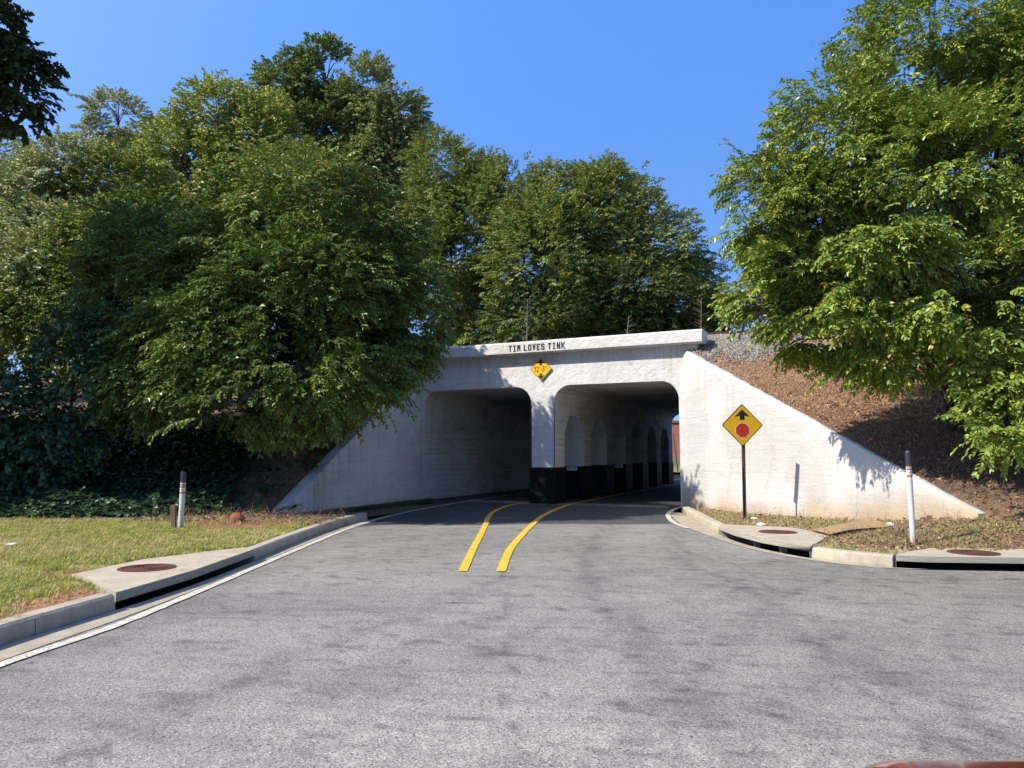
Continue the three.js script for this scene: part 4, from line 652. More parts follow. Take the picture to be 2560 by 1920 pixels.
tree({ name: 'crape_myrtle', label: 'big bright green tree with drooping sprays on the right embankment', seed: 11, base: [9.4, hRight(9.4, -16.2), -16.2], kind: 'lance', droop: 0.75, lift: 0.12, sag: 0.9, size: 1.08, density: 60, color: G.bright, stems: 5, trunk: 0.1, forkH: 1.4, twigs: 9, gap: 0.43, clump: 1.15, sprays: 150, spray: 0.8, yellow: 0.08, floor: hRight,
  lobes: [[9.15, 10.07, -16.1, 1.84, 1.75], [11.26, 11.21, -16.6, 1.6, 1.5], [7.18, 7.96, -15.3, 1.6, 1.25], [5.91, 6.31, -15.0, 1.1, 0.86], [5.51, 5.03, -14.4, 0.9, 0.7], [8.33, 6.65, -14.1, 1.7, 1.44], [10.37, 7.68, -15.1, 1.36, 1.73], [6.57, 5.49, -13.8, 1.2, 0.95], [6.72, 4.45, -14.6, 1.4, 0.7], [8.18, 4.42, -13.6, 1.5, 0.9], [8.8, 3.06, -13.4, 0.85, 0.85], [8.5, 2.6, -13.2, 0.6, 0.5], [9.3, 2.5, -13.2, 0.8, 0.6], [8.25, 1.95, -12.8, 0.4, 0.32], [10.2, 2.2, -13.2, 0.8, 0.7], [5.2, 4.6, -15.2, 0.8, 0.42], [6.0, 3.95, -15.2, 0.8, 0.36], [6.3, 5.0, -15.0, 1.1, 0.6], [4.95, 6.1, -15.2, 0.75, 0.5], [5.4, 7.1, -15.4, 0.9, 0.6], [5.8, 4.3, -15.4, 0.75, 0.5], [7.4, 3.5, -14.6, 1.1, 0.5], [10.35, 5.45, -14.6, 1.06, 1.76], [12.47, 10.44, -16.6, 1.6, 2.0], [11.9, 7.2, -15.8, 1.5, 2.0], [10.6, 3.4, -13.9, 1.0, 1.0], [9.4, 4.6, -13.6, 1.2, 1.0], [9.6, 2.6, -13.2, 0.8, 0.7], [7.0, 5.0, -14.2, 1.2, 0.7], [10.4, 9.4, -15.6, 1.5, 1.2], [6.6, 6.6, -15.2, 1.1, 0.8]] });
tree({ name: 'crape_myrtle', label: 'broad dark green tree leaning over the left wing wall', seed: 23, base: [-5.6, hLeft(-5.6, -22.2), -22.2], kind: 'lance', droop: 0.6, lift: 0.14, sag: 0.8, size: 1.32, density: 48, color: G.mid, stems: 5, trunk: 0.1, forkH: 1.2, twigs: 9, gap: 0.42, clump: 0.85, sprays: 110, spray: 0.9, yellow: 0.04, floor: hLeft,
  lobes: [[-5.63, 8.13, -20.0, 2.05, 1.39, 1.8, G.olive], [-4.21, 6.94, -19.8, 2.03, 1.67, 1.8], [-6.88, 6.69, -19.8, 1.67, 1.37], [-5.04, 5.24, -18.6, 2.4, 1.64, 1.6], [-3.25, 5.12, -19.6, 1.45, 1.74, 1.4], [-7.15, 4.29, -18.8, 1.67, 1.34], [-4.94, 3.5, -18.2, 2.1, 1.2, 1.3], [-9.27, 4.5, -19.9, 1.32, 1.2], [-9.24, 3.22, -19.2, 1.04, 0.81], [-3.05, 4.35, -19.6, 1.05, 0.75, 0.9], [-6.32, 2.6, -18.2, 1.15, 0.7], [-4.9, 2.75, -18.6, 0.8, 0.5, 0.7], [-10.37, 6.48, -21.0, 1.39, 1.64], [-8.52, 6.06, -20.3, 1.47, 1.35], [-5.4, 6.4, -21.8, 2.6, 2.2, 2], [-7.5, 3.3, -18.9, 1.3, 0.8], [-6.1, 3.3, -18.8, 1.3, 0.9], [-4.9, 4.2, -20.5, 2.0, 1.2]] });
tree({ name: 'leafy_tree', label: 'dark tree on the left bank, mostly hidden behind the tree leaning over the wing wall', seed: 29, base: [-8.3, hLeft(-8.3, -25.2), -25.2], kind: 'broad', size: 0.9, density: 26, color: G.mid, trunk: 0.16, forkH: 1.6, twigs: 6, gap: 0.36, clump: 0.9, lift: 0.3, droop: 0.8, mats: leafMatsDull,
  lobes: [[-7.9, 8.5, -24.6, 2.4, 2.2, 2.1], [-6.3, 7.2, -24.6, 1.5, 1.5, 1.5], [-9.6, 6.6, -24.2, 1.6, 1.6, 1.5], [-6.0, 5.4, -25.6, 1.3, 1.0, 1.2], [-8.2, 9.6, -25.6, 1.6, 1.3, 1.5]] });
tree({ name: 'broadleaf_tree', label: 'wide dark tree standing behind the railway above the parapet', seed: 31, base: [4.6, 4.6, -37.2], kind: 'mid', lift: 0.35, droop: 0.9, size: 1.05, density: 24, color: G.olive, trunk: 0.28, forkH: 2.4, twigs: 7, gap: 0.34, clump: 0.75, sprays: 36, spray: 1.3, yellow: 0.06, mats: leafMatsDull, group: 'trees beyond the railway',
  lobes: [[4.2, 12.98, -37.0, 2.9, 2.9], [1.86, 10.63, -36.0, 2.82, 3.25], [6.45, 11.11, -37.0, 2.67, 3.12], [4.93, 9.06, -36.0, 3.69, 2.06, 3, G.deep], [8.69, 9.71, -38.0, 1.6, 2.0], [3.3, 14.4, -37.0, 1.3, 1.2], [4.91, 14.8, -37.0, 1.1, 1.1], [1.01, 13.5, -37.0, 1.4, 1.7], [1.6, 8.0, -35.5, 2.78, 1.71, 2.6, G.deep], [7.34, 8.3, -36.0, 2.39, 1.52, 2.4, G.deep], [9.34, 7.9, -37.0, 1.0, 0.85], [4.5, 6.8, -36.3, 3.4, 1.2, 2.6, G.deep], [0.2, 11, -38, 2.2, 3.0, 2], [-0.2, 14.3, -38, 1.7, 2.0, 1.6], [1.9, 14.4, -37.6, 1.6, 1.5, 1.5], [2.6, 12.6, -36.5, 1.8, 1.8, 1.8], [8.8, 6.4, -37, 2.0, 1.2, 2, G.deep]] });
tree({ name: 'broadleaf_tree', label: 'narrow leafy tree left of the wide dark tree, rising behind the parapet', seed: 37, base: [-2.6, 4.6, -40.2], kind: 'mid', lift: 0.35, droop: 0.9, size: 1.05, density: 24, color: G.olive, trunk: 0.22, forkH: 2.5, twigs: 6, gap: 0.33, clump: 0.7, sprays: 16, spray: 1.2, yellow: 0.05, mats: leafMatsDull, group: 'trees beyond the railway',
  lobes: [[-3.75, 16.2, -40.0, 1.7, 2.5], [-2.37, 13.39, -40.0, 1.93, 3.61], [-1.14, 15.5, -40.0, 1.2, 2.1], [-2.1, 9.0, -40.0, 1.57, 2.4], [-4.34, 13.9, -40.0, 1.45, 1.93], [-3.5, 11.2, -39.0, 1.88, 3.0], [-1.2, 7.4, -38.5, 1.6, 1.5]] });
tree({ name: 'tall_tree', label: 'tallest tree, round topped, with pale stems showing through its crown', seed: 41, base: [-12.2, 3.5, -47.2], kind: 'broad', lift: 0.4, droop: 0.8, size: 1.0, density: 20, color: [0.19, 0.245, 0.055], bark: M.barkPale, trunk: 0.35, forkH: 9, twigs: 8, gap: 0.42, clump: 0.7, sprays: 20, spray: 1, mats: leafMatsDull, group: 'trees beyond the railway',
  lobes: [[-13.73, 24.6, -47.0, 2.4, 2.6], [-11.9, 25.8, -47.0, 2.0, 2.0], [-13.04, 20.54, -47.0, 3.0, 3.6], [-10.72, 21.45, -47.0, 2.27, 3.4], [-12.0, 16.5, -46.5, 3.0, 2.6]] });
tree({ name: 'tall_tree', label: 'tall grey green tree directly right of the tallest tree', seed: 43, base: [-8.2, 3.5, -46.2], kind: 'broad', lift: 0.4, droop: 0.8, size: 1.0, density: 20, color: [0.31, 0.345, 0.13], bark: M.barkPale, trunk: 0.32, forkH: 8, twigs: 8, gap: 0.38, clump: 0.7, sprays: 20, spray: 1, mats: leafMatsDull, group: 'trees beyond the railway',
  lobes: [[-8.95, 23.4, -46.0, 1.9, 2.6], [-7.34, 21.5, -46.0, 1.95, 3.0], [-7.7, 19.25, -46.0, 2.4, 2.77], [-9.3, 18.66, -46.0, 2.22, 2.49], [-7.2, 16.2, -46, 2.4, 2.4], [-8.5, 13.5, -45, 2.8, 2.4]] });
tree({ name: 'tall_tree', label: 'yellowing tree with pale upturned leaves left of the tallest tree', seed: 47, base: [-16.8, 3.5, -42.2], kind: 'broad', lift: 0.4, droop: 0.8, size: 0.95, density: 21, color: G.yellow, bark: M.barkPale, trunk: 0.3, forkH: 7, twigs: 8, gap: 0.35, clump: 0.8, sprays: 30, spray: 1, yellow: 0.05, mats: leafMatsDull, group: 'trees beyond the railway',
  lobes: [[-16.6, 20.2, -42.0, 2.4, 2.5], [-18.7, 18.3, -42.0, 2.1, 2.0], [-14.29, 19.4, -42.0, 2.28, 2.6], [-17.08, 16.6, -42.0, 3.29, 2.53], [-20.16, 15.6, -42.0, 2.0, 2.2], [-14.6, 15.6, -42, 2.8, 2.4], [-17.5, 13.5, -41, 3.2, 2.2]] });
tree({ name: 'sparse_tree', label: 'thin airy tree top with bare twigs against the sky', seed: 53, base: [-23.6, 3.5, -45.2], kind: 'broad', lift: 0.4, droop: 0.8, size: 0.8, density: 14, color: G.silver, bark: M.barkPale, trunk: 0.16, forkH: 14, twigs: 14, gap: 0.47, clump: 1.2, sprays: 24, spray: 1.2, mats: leafMatsDull, group: 'trees beyond the railway',
  lobes: [[-23.92, 22.0, -45.0, 1.7, 1.4], [-22.3, 20.9, -45.0, 1.3, 1.3], [-25.0, 21.0, -45.0, 1.0, 1.0], [-23.2, 19.4, -45.0, 1.4, 1.2]] });
tree({ name: 'leafy_tree', label: 'silvery green tree at the far left above the vines', seed: 59, base: [-21.2, 4.5, -36.4], kind: 'broad', lift: 0.4, droop: 0.8, size: 0.9, density: 23, color: G.silver, bark: M.barkPale, trunk: 0.28, forkH: 4, twigs: 7, gap: 0.36, clump: 0.9, sprays: 40, spray: 1.1, yellow: 0.06, mats: leafMatsDull, group: 'trees beyond the railway',
  lobes: [[-21.13, 15.0, -36.0, 2.3, 1.9], [-19.28, 13.81, -36.0, 2.6, 2.39, 2, G.olive], [-23.05, 13.5, -36.0, 1.95, 2.3], [-21.0, 11.04, -35.0, 2.95, 2.32], [-23.9, 10.86, -36.0, 1.9, 2.39], [-19.5, 9.4, -35, 2.6, 2.0, 2, G.olive], [-23, 8.2, -34, 2.6, 2]] });
tree({ name: 'leafy_tree', label: 'medium green tree between the left front tree and the vines', seed: 61, base: [-15.6, hLeft(-15.6, -28.6), -28.6], kind: 'broad', lift: 0.3, droop: 0.8, size: 0.8, density: 28, color: G.mid, trunk: 0.22, forkH: 1.6, twigs: 7, gap: 0.37, clump: 1.0, sprays: 50, spray: 1, yellow: 0.05, mats: leafMatsDull, group: 'trees beyond the railway',
  lobes: [[-13.85, 9.79, -29.0, 2.27, 1.92], [-14.99, 7.4, -28.0, 2.02, 1.86], [-17.46, 7.25, -29.0, 1.92, 1.75], [-18.81, 6.18, -29.0, 1.57, 1.57], [-15.76, 5.68, -28.0, 2.02, 1.52], [-12.2, 8.2, -28.5, 1.8, 2.0], [-18.6, 8.6, -29.5, 2, 1.8, 2, G.silver], [-16.4, 9.7, -30, 2, 1.8, 2, G.olive]] });
tree({ name: 'distant_tree', label: 'pale hazy tree top at the left edge of the view', seed: 67, base: [-39, 2, -58.4], kind: 'broad', lift: 0.4, droop: 0.8, size: 1.1, density: 11, color: G.silver, bark: M.barkPale, trunk: 0.2, forkH: 12, twigs: 8, gap: 0.44, clump: 0.9, mats: leafMatsDull, group: 'trees beyond the railway',
  lobes: [[-39.6, 24.7, -58.0, 1.9, 1.75], [-38.3, 22.8, -58.0, 1.9, 2.1], [-40.5, 20.5, -58, 2.6, 2.6], [-37, 19, -57, 2.4, 2.4]] });
tree({ name: 'shade_tree', label: 'dark overhanging tree reaching in at the top left corner', seed: 71, base: [-16.5, hLeft(-16.5, -18.5), -18.5], kind: 'broad', size: 0.95, density: 26, color: [0.05, 0.075, 0.022], trunk: 0.2, forkH: 5.5, twigs: 5, gap: 0.44, clump: 1.8, sprays: 30, spray: 0.55,
  lobes: [[-12.75, 11.9, -18.0, 0.34, 0.8], [-12.15, 11.1, -18.0, 0.55, 0.36], [-11.85, 11.19, -18.0, 0.3, 0.34], [-12.45, 10.48, -18.0, 0.45, 0.32], [-11.7, 10.2, -17.8, 0.32, 0.24], [-12.9, 11.1, -18.0, 0.4, 0.4], [-12.2, 9.8, -18.0, 0.4, 0.22], [-11.85, 9.72, -18.0, 0.2, 0.2], [-13.48, 12.02, -18.0, 0.98, 1.3], [-13.83, 10.37, -18.0, 0.98, 0.98], [-14.22, 11.22, -17.2, 1.33, 1.54], [-16.1, 10.24, -19.0, 1.6, 1.3], [-16.27, 12.4, -18.2, 1.7, 1.6], [-18.5, 12.6, -18.2, 2.4, 2.2], [-20.2, 14.5, -18.8, 2.4, 2.2], [-20.5, 8.6, -15.7, 2.3, 2.2], [-22, 12.5, -15.6, 2.6, 2.4], [-23, 16, -15.9, 2.6, 2.4], [-22.5, 10.5, -19, 2.6, 2.6], [-23, 15, -19.5, 2.6, 2.6], [-20.6, 6.2, -17.6, 2.2, 1.9], [-18.6, 9.6, -18.2, 2.0, 1.8]] });

// vines that have swallowed two shrubs at the foot of the left bank, and the mat they spread over the slope
function vineShrub(name, label, seed, lobes) {
  const B = V3(lobes[0][0], hLeft(lobes[0][0], lobes[0][2]), lobes[0][2]), t = thing(name, label, 'vine shrub', B.toArray(), 0, 'shrubs smothered by vines'), R = RNG(seed), sc = [new Scatter(), new Scatter()], st = [];
  for (const [x, y, z, rx, ry, rz] of lobes) {
    st.push(tube([V3((R() - 0.5) * 0.4, -0.2, 0), V3((x - B.x) * 0.5, (y - B.y) * 0.5, (z - B.z) * 0.5), V3(x - B.x, y - B.y + ry * 0.4, z - B.z)], 0.06, 0.02, 6));
    const n = Math.round(120 * (rx * ry + rx * rz + ry * rz)); 
    for (let k = 0; k < n; k++) { const q = 2 * R() - 1, ph = R() * 6.2832, s = Math.sqrt(1 - q * q), d = V3(s * Math.cos(ph), q, s * Math.sin(ph)), w = (0.82 + 0.42 * noise3(d.x * 2.5 + seed, d.y * 2.5, d.z * 2.5)) * (0.8 + 0.2 * R()); const p = V3(x + d.x * rx * w, y + d.y * ry * w, z + d.z * rz * w); if (p.y < hLeft(p.x, p.z)) continue; sc[k % 2].add(p.sub(B), V3(d.x + (R() - 0.5) * 1.4, d.y * 0.4 - 0.5 * R(), d.z + (R() - 0.5) * 1.4), (R() - 0.5) * 1.2, 0.75 + 0.35 * R(), tint(G.vine, R, 0.3)); }
  }
  mesh('stems', merge(st), M.bark, t); sc.forEach((s, i) => s.build('leaves', sprigs.vine[i], leafMatsDull, t));
}
vineShrub('vine_covered_shrub', 'tall column of dark vine leaves beside the left front tree', 81, [[-10.9, 3.0, -19.0, 1.0, 2.3, 1.0], [-11.6, 1.8, -18.4, 1.2, 1.4, 1.0], [-10.4, 4.4, -19.6, 0.8, 1.0, 0.8]]);
vineShrub('vine_covered_shrub', 'low dark mound of vines at the left edge above the lawn', 83, [[-12.6, 2.0, -17.9, 1.5, 1.7, 1.1], [-13.6, 2.9, -18.4, 1.5, 1.6, 1.2], [-14.6, 2.0, -17.8, 1.6, 1.8, 1.2]]);
const slopeNormal = (h, x, z) => V3(h(x - 0.15, z) - h(x + 0.15, z), 0.3, h(x, z - 0.15) - h(x, z + 0.15)).normalize();
{
  const R = RNG(91), sc = [new Scatter(), new Scatter()];
  for (let k = 0; k < 26000; k++) {
    const x = -5.4 - 13.5 * R(), z = -15 - 10 * R(), a = aOf(x, z); if (a < 1) continue;
    const edge = -15.85 - 0.5 * fbm(x * 0.9, 3, 171, 3) + 0.06 * (x + 8) - sstep(-10.4, -8.4, x) * 0.9 - sstep(-8.6, -6.4, x) * 1.5; if (z > edge) continue;
    const bare = sstep(-8.4, -7.0, x) * sstep(0.30, 0.42, fbm(x * 1.1, z * 1.1, 173, 3) + 0.12 * sstep(-7.4, -6, x)); if (R() < bare * 0.97) continue;
    const nrm = slopeNormal(hLeft, x, z), mound = 0.1 + 0.5 * fbm(x * 0.8, z * 0.8, 175, 3) * sstep(0, 1.2, edge - z); const p = V3(x, hLeft(x, z) + mound * (0.5 + 0.5 * R()), z);
    sc[k % 2].add(p, V3((R() - 0.5) * 2, 0.25 * (R() - 0.4), (R() - 0.2) * 1.6).addScaledVector(nrm, 0.15), (R() - 0.5) * 0.9, 0.65 + 0.4 * R(), tint(G.vine, R, 0.3));
  }
  const g = thing('vine_ground_cover', 'mat of dark green vine leaves covering the left bank', 'vines'); g.userData.kind = 'stuff'; sc.forEach((s, i) => s.build('leaves', sprigs.vine[i], leafMatsDull, g));
}
// grass: tufts of curved blades
function tuft(n, h, spread, seed, flat_ = 0) {
  const R = RNG(seed), P = []; for (let k = 0; k < n; k++) { const a = R() * 6.28, d = R() * spread, x = Math.cos(a) * d, z = Math.sin(a) * d, b = R() * 6.28, l = h * (0.5 + 0.8 * R()), w = 0.0028 + 0.0022 * R(), lean = (0.25 + 0.6 * R() + flat_) * l, c = [Math.cos(b), Math.sin(b)];
    const q = (u, s) => [x + c[0] * lean * u * u - c[1] * w * s * (1 - 0.6 * u), l * u * (1 - 0.25 * u) * (1 - 0.6 * flat_), z + c[1] * lean * u * u + c[0] * w * s * (1 - 0.6 * u)];
    P.push(...q(0, -1), ...q(0, 1), ...q(0.55, 1), ...q(0, -1), ...q(0.55, 1), ...q(0.55, -1), ...q(0.55, -1), ...q(0.55, 1), ...q(1, 0)); }
  const g = new THREE.BufferGeometry(); g.setAttribute('position', new THREE.Float32BufferAttribute(P, 3)); g.computeVertexNormals(); return g;
}
const grassMat = new THREE.MeshPhysicalMaterial({ roughness: 0.8, transmission: 0.3, thickness: 0, side: THREE.DoubleSide });
const tufts = [tuft(12, 0.052, 0.055, 1), tuft(10, 0.038, 0.06, 2), tuft(9, 0.085, 0.05, 3), tuft(10, 0.042, 0.07, 4, 0.8)];
const inPoly = (poly) => (x, y) => { let r = false; for (let i = 0, j = poly.length - 1; i < poly.length; j = i++) { const [xi, yi] = poly[i], [xj, yj] = poly[j]; if ((yi > y) !== (yj > y) && x < ((xj - xi) * (y - yi)) / (yj - yi) + xi) r = !r; } return r; };
const distKerbL = (x, z) => { let best = 9; for (const p of smoothKL) best = Math.min(best, Math.hypot(x - p[0], z - p[1])); return best; };
const smoothKL = smooth(offset(kerbL, -0.2), 4);
{
  const R = RNG(101), sc = tufts.map(() => new Scatter()), inS = inPoly(slabL);
  for (let k = 0; k < 105000; k++) {
    const x = -4.1 - 9.4 * R() * (0.35 + 0.65 * R()), z = -5.2 - 11.6 * R(); if (inS(x, z) || inPoly(slabL.map(([a, b]) => [a - 0.05, b]))(x, z)) continue;
    if (x > -4.46 + 0.2 * sstep(-8, -10, z) + 0.12) continue; if (z < -15.6 + 0.1 * (x + 8) && x < -7) { if (R() < 0.75) continue; }
    const cl = clayL(x, z); if (R() < cl * 0.9) continue; const n = fbm(x * 0.8, z * 0.8, 73, 4), m = fbm(x * 3, z * 3, 77, 3); if (R() < 0.92 * sstep(0.52, 0.40, m * 0.6 + 0.4 * fbm(x * 1.1 + 9, z * 1.1, 78, 3))) continue;
    const dry = sstep(0.40, 0.66, n * 0.6 + m * 0.4), i = R() < 0.3 ? 0 : R() < 0.5 ? 1 : R() < 0.3 ? 2 : 3;
    const c = R() < dry * 0.55 ? [0.55, 0.45, 0.19] : mix3([0.30, 0.34, 0.05], [0.52, 0.46, 0.10], R());
    sc[i].add(V3(x, hLeft(x, z) - 0.008, z), V3(R() - 0.5, 0, R() - 0.5), 0, 0.7 + 0.7 * R(), tint(c, R, 0.2));
  }
  for (let k = 0; k < 5200; k++) { const t = Math.pow(R(), 1.0), w = R(), x = lerp(-5.55, -2.6, t) + 0.25 * (w - 0.5), z = lerp(-18.9, -26.2, t) + w * 0.3 + 0.25 * (w - 0.2); if (R() < 0.3 + 0.5 * t) continue; sc[R() < 0.5 ? 0 : 2].add(V3(x + 0.25 * (1 - t), 0.03, z), V3(R() - 0.5, 0, R() - 0.5), 0, 0.9 + 1.1 * R(), tint([0.06, 0.10, 0.03], R, 0.3)); }
  const g = thing('grass', 'yellowing green lawn grass left of the road', 'grass'); g.userData.kind = 'stuff'; sc.forEach((s, i) => s.build('blades', tufts[i], grassMat, g));
}
const inR1 = inPoly(slabR1), inR2 = inPoly(slabR2), kbRs = smooth(offset(kerbR, -0.2), 4);
const vergeR = inPoly([[4.75, -21], ...kbRs.filter((p) => p[0] < 13 && p[1] > -21), [13, -12.5], [8.6, -13.0], [8.15, -13.7], [5.1, -22.7]]);
{
  const R = RNG(103), sc = tufts.map(() => new Scatter());
  for (let k = 0; k < 60000; k++) {
    const x = 4.2 + 6.2 * R(), z = -10.9 - 11.5 * R() * R() - 0; if (!vergeR(x, z) || inR1(x, z) || inR2(x, z)) continue;
    const d = dryGrassR(x, z); if (R() > d * 0.95 + 0.05) continue;
    const c = R() < 0.72 ? mix3([0.60, 0.48, 0.24], [0.45, 0.36, 0.15], R()) : mix3([0.17, 0.19, 0.05], [0.26, 0.26, 0.08], R());
    sc[R() < 0.55 ? 3 : R() < 0.5 ? 1 : 0].add(V3(x, hRight(x, z) - 0.006, z), V3(R() - 0.5, 0, R() - 0.5), 0, 0.7 + 0.6 * R(), tint(c, R, 0.2));
  }
  const g = thing('dry_grass', 'straw coloured dry grass at the foot of the right wing wall', 'grass'); g.userData.kind = 'stuff'; sc.forEach((s, i) => s.build('blades', tufts[i], grassMat, g));
}
// fallen leaves, straw and sticks
function litterLeaf(seed) { const R = RNG(seed), P = [], pt = (u, w) => [u, 0.25 * u * u + 0.3 * Math.abs(w) + 0.02, w]; const q = [pt(-0.5, 0), pt(0, -0.25), pt(0.5, 0), pt(0, 0.25)]; P.push(...q[0], ...q[2], ...q[1], ...q[0], ...q[3], ...q[2]); const g = new THREE.BufferGeometry(); g.setAttribute('position', new THREE.Float32BufferAttribute(P, 3)); g.computeVertexNormals(); return g; }
const stick = tube([[-0.5, 0, 0], [-0.1, 0.05, 0.06], [0.3, 0.02, -0.05], [0.5, 0.06, 0.02]], 0.008, 0.004, 3, 4);
{
  const R = RNG(107), lf = new Scatter(), sk = new Scatter(), dull = std({ roughness: 0.9, side: THREE.DoubleSide });
  const drop = (x, z, h) => { const n = slopeNormal(h, x, z), p = V3(x, h(x, z) + 0.01 + 0.03 * R(), z); const c = R() < 0.5 ? [0.22, 0.14, 0.08] : R() < 0.5 ? [0.36, 0.26, 0.15] : [0.11, 0.07, 0.045]; if (R() < 0.72) lf.add(p, V3(R() - 0.5, 0.3 * (R() - 0.5), R() - 0.5).addScaledVector(n, 0.1), (R() - 0.5) * 1.6, 0.04 + 0.06 * R(), tint(c, R, 0.3)); else sk.add(p.add(V3(0, 0.02, 0)), V3(R() - 0.5, 0.25 * (R() - 0.5), R() - 0.5), R() * 6, 0.18 + 0.4 * R() * R(), tint(c, R, 0.3)); };
  for (let k = 0; k < 26000; k++) { const x = 5.3 + 9.5 * R(), z = -11.5 - 12 * R(), a = aOf(x, z); if (a < 1.2) continue; const u = clamp((z - JR[1]) / (ER[1] - JR[1])), wx = lerp(JR[0], ER[0], u); if (z < ER[1] && x < wx + 0.3) continue; const emb = 4.7 - 0.619 * a, keep = sstep(3.4, 2.2, emb); if (R() > 0.12 + 0.88 * keep) continue; drop(x, z, hRight); }
  for (let k = 0; k < 3500; k++) { const x = 4.6 + 5 * R(), z = -11.2 - 10 * R(); if (!vergeR(x, z) || inR1(x, z) || inR2(x, z)) continue; drop(x, z, hRight); }
  for (let k = 0; k < 7000; k++) { const x = -8 + 4.2 * R(), z = -15.6 - 8 * R(), u = clamp((z - EL[1]) / (JL[1] - EL[1])), wx = lerp(EL[0], JL[0], u); if (z < EL[1] && x > wx - 0.5) continue; if (z >= EL[1] && R() < sstep(-16.2, -15, z)) continue; drop(x, z, hLeft); }
  const g = thing('leaf_litter', 'brown fallen leaves and sticks on the banks beside the wing walls', 'leaf litter'); g.userData.kind = 'stuff'; lf.build('leaves', litterLeaf(1), dull, g); sk.build('sticks', stick, dull, g);
}
// clods on the bare red bank, ballast stones at its top
{
  const stone = (seed) => { const g = new THREE.IcosahedronGeometry(0.5, 0), p = g.attributes.position, m = new Map(); for (let i = 0; i < p.count; i++) { const k = 0.7 + 0.55 * noise3(p.getX(i) * 3 + seed, p.getY(i) * 3, p.getZ(i) * 3); p.setXYZ(i, p.getX(i) * k, p.getY(i) * k * 0.75, p.getZ(i) * k); } g.computeVertexNormals(); return g; };
  const R = RNG(109), gv = [new Scatter(), new Scatter()], cd = [new Scatter(), new Scatter()];
  const sideOK = (x, z) => { const u = clamp((z - JR[1]) / (ER[1] - JR[1])); return x > lerp(JR[0], ER[0], u) + 0.2 || aOf(x, z) < -0.2; };
  for (let k = 0; k < 52000; k++) { const s = 4.9 + 9 * R(), a = -2.3 + 6 * R(), [x, z] = xz(s, a); if (!sideOK(x, z)) continue; const gs = gravelShare(x, z); if (R() < gs) { const b = R(), c = b < 0.5 ? [0.26, 0.235, 0.205] : b < 0.8 ? [0.15, 0.14, 0.13] : [0.36, 0.30, 0.23]; gv[k % 2].add(V3(x, hRight(x, z) + 0.01 + 0.02 * R(), z), V3(R() - 0.5, R() - 0.5, R() - 0.5), R() * 6, 0.04 + 0.045 * R(), tint(c, R, 0.2)); } else if (R() < 0.45) cd[k % 2].add(V3(x, hRight(x, z) + 0.005, z), V3(R() - 0.5, R() - 0.5, R() - 0.5), R() * 6, 0.025 + 0.06 * R() * R(), tint(R() < 0.75 ? [0.24, 0.14, 0.085] : [0.38, 0.28, 0.18], R, 0.25)); }
  for (let k = 0; k < 9000; k++) { const s = -7 + 12 * R(), a = -0.5 - 2 * R(), [x, z] = xz(s, a); gv[k % 2].add(V3(x, hTop(x, z) + 0.02, z), V3(R() - 0.5, R() - 0.5, R() - 0.5), R() * 6, 0.05 + 0.04 * R(), tint([0.33, 0.31, 0.29], R, 0.2)); }
  for (let k = 0; k < 14000; k++) { const s = 5 + 7 * R(), a = 2 + 4 * R(), [x, z] = xz(s, a); if (!sideOK(x, z)) continue; cd[k % 2].add(V3(x, hRight(x, z) + 0.004, z), V3(R() - 0.5, R() - 0.5, R() - 0.5), R() * 6, 0.02 + 0.055 * R() * R(), tint([0.22, 0.125, 0.075], R, 0.3)); }
  const m = std({ roughness: 0.9 }), g = thing('ballast', 'grey ballast stones spilling down beside the parapet end', 'gravel'); g.userData.kind = 'stuff'; gv.forEach((s, i) => s.build('stones', stone(i + 1), m, g));
  const c = thing('earth_clods', 'loose red brown clods on the bare right bank', 'clods'); c.userData.kind = 'stuff'; cd.forEach((s, i) => s.build('clods', stone(i + 4), m, c));
}
// dead saplings and straw along the top of the parapet
function deadSapling(label, x, y, z, h, n, lean, seed, col) {
  const R = RNG(seed), t = thing('dead_sapling', label, 'sapling', [x, y, z], 0, 'dead saplings above the parapet'), m = std({ color: new THREE.Color().setRGB(...col), roughness: 0.9 });
  mesh('stem', tube([V3(0, -0.2, 0), V3(lean * 0.4, h * 0.5, 0), V3(lean, h, 0)], 0.028, 0.008, 6), m, t);
  const b = []; for (let k = 0; k < n; k++) { const u = 0.2 + 0.78 * (k + R()) / n, a = R() * 6.28, l = h * 0.26 * (1.1 - 0.6 * u) * (0.6 + 0.7 * R()), p = V3(lean * u, h * u, 0); b.push(tube([p, p.clone().add(V3(Math.cos(a) * l * 0.5, l * 0.22, Math.sin(a) * l * 0.5)), p.clone().add(V3(Math.cos(a) * l, l * 0.35 + 0.04, Math.sin(a) * l))], 0.008, 0.003, 4, 3)); }
  mesh('twigs', merge(b), m, t).userData.kind = 'stuff';
}
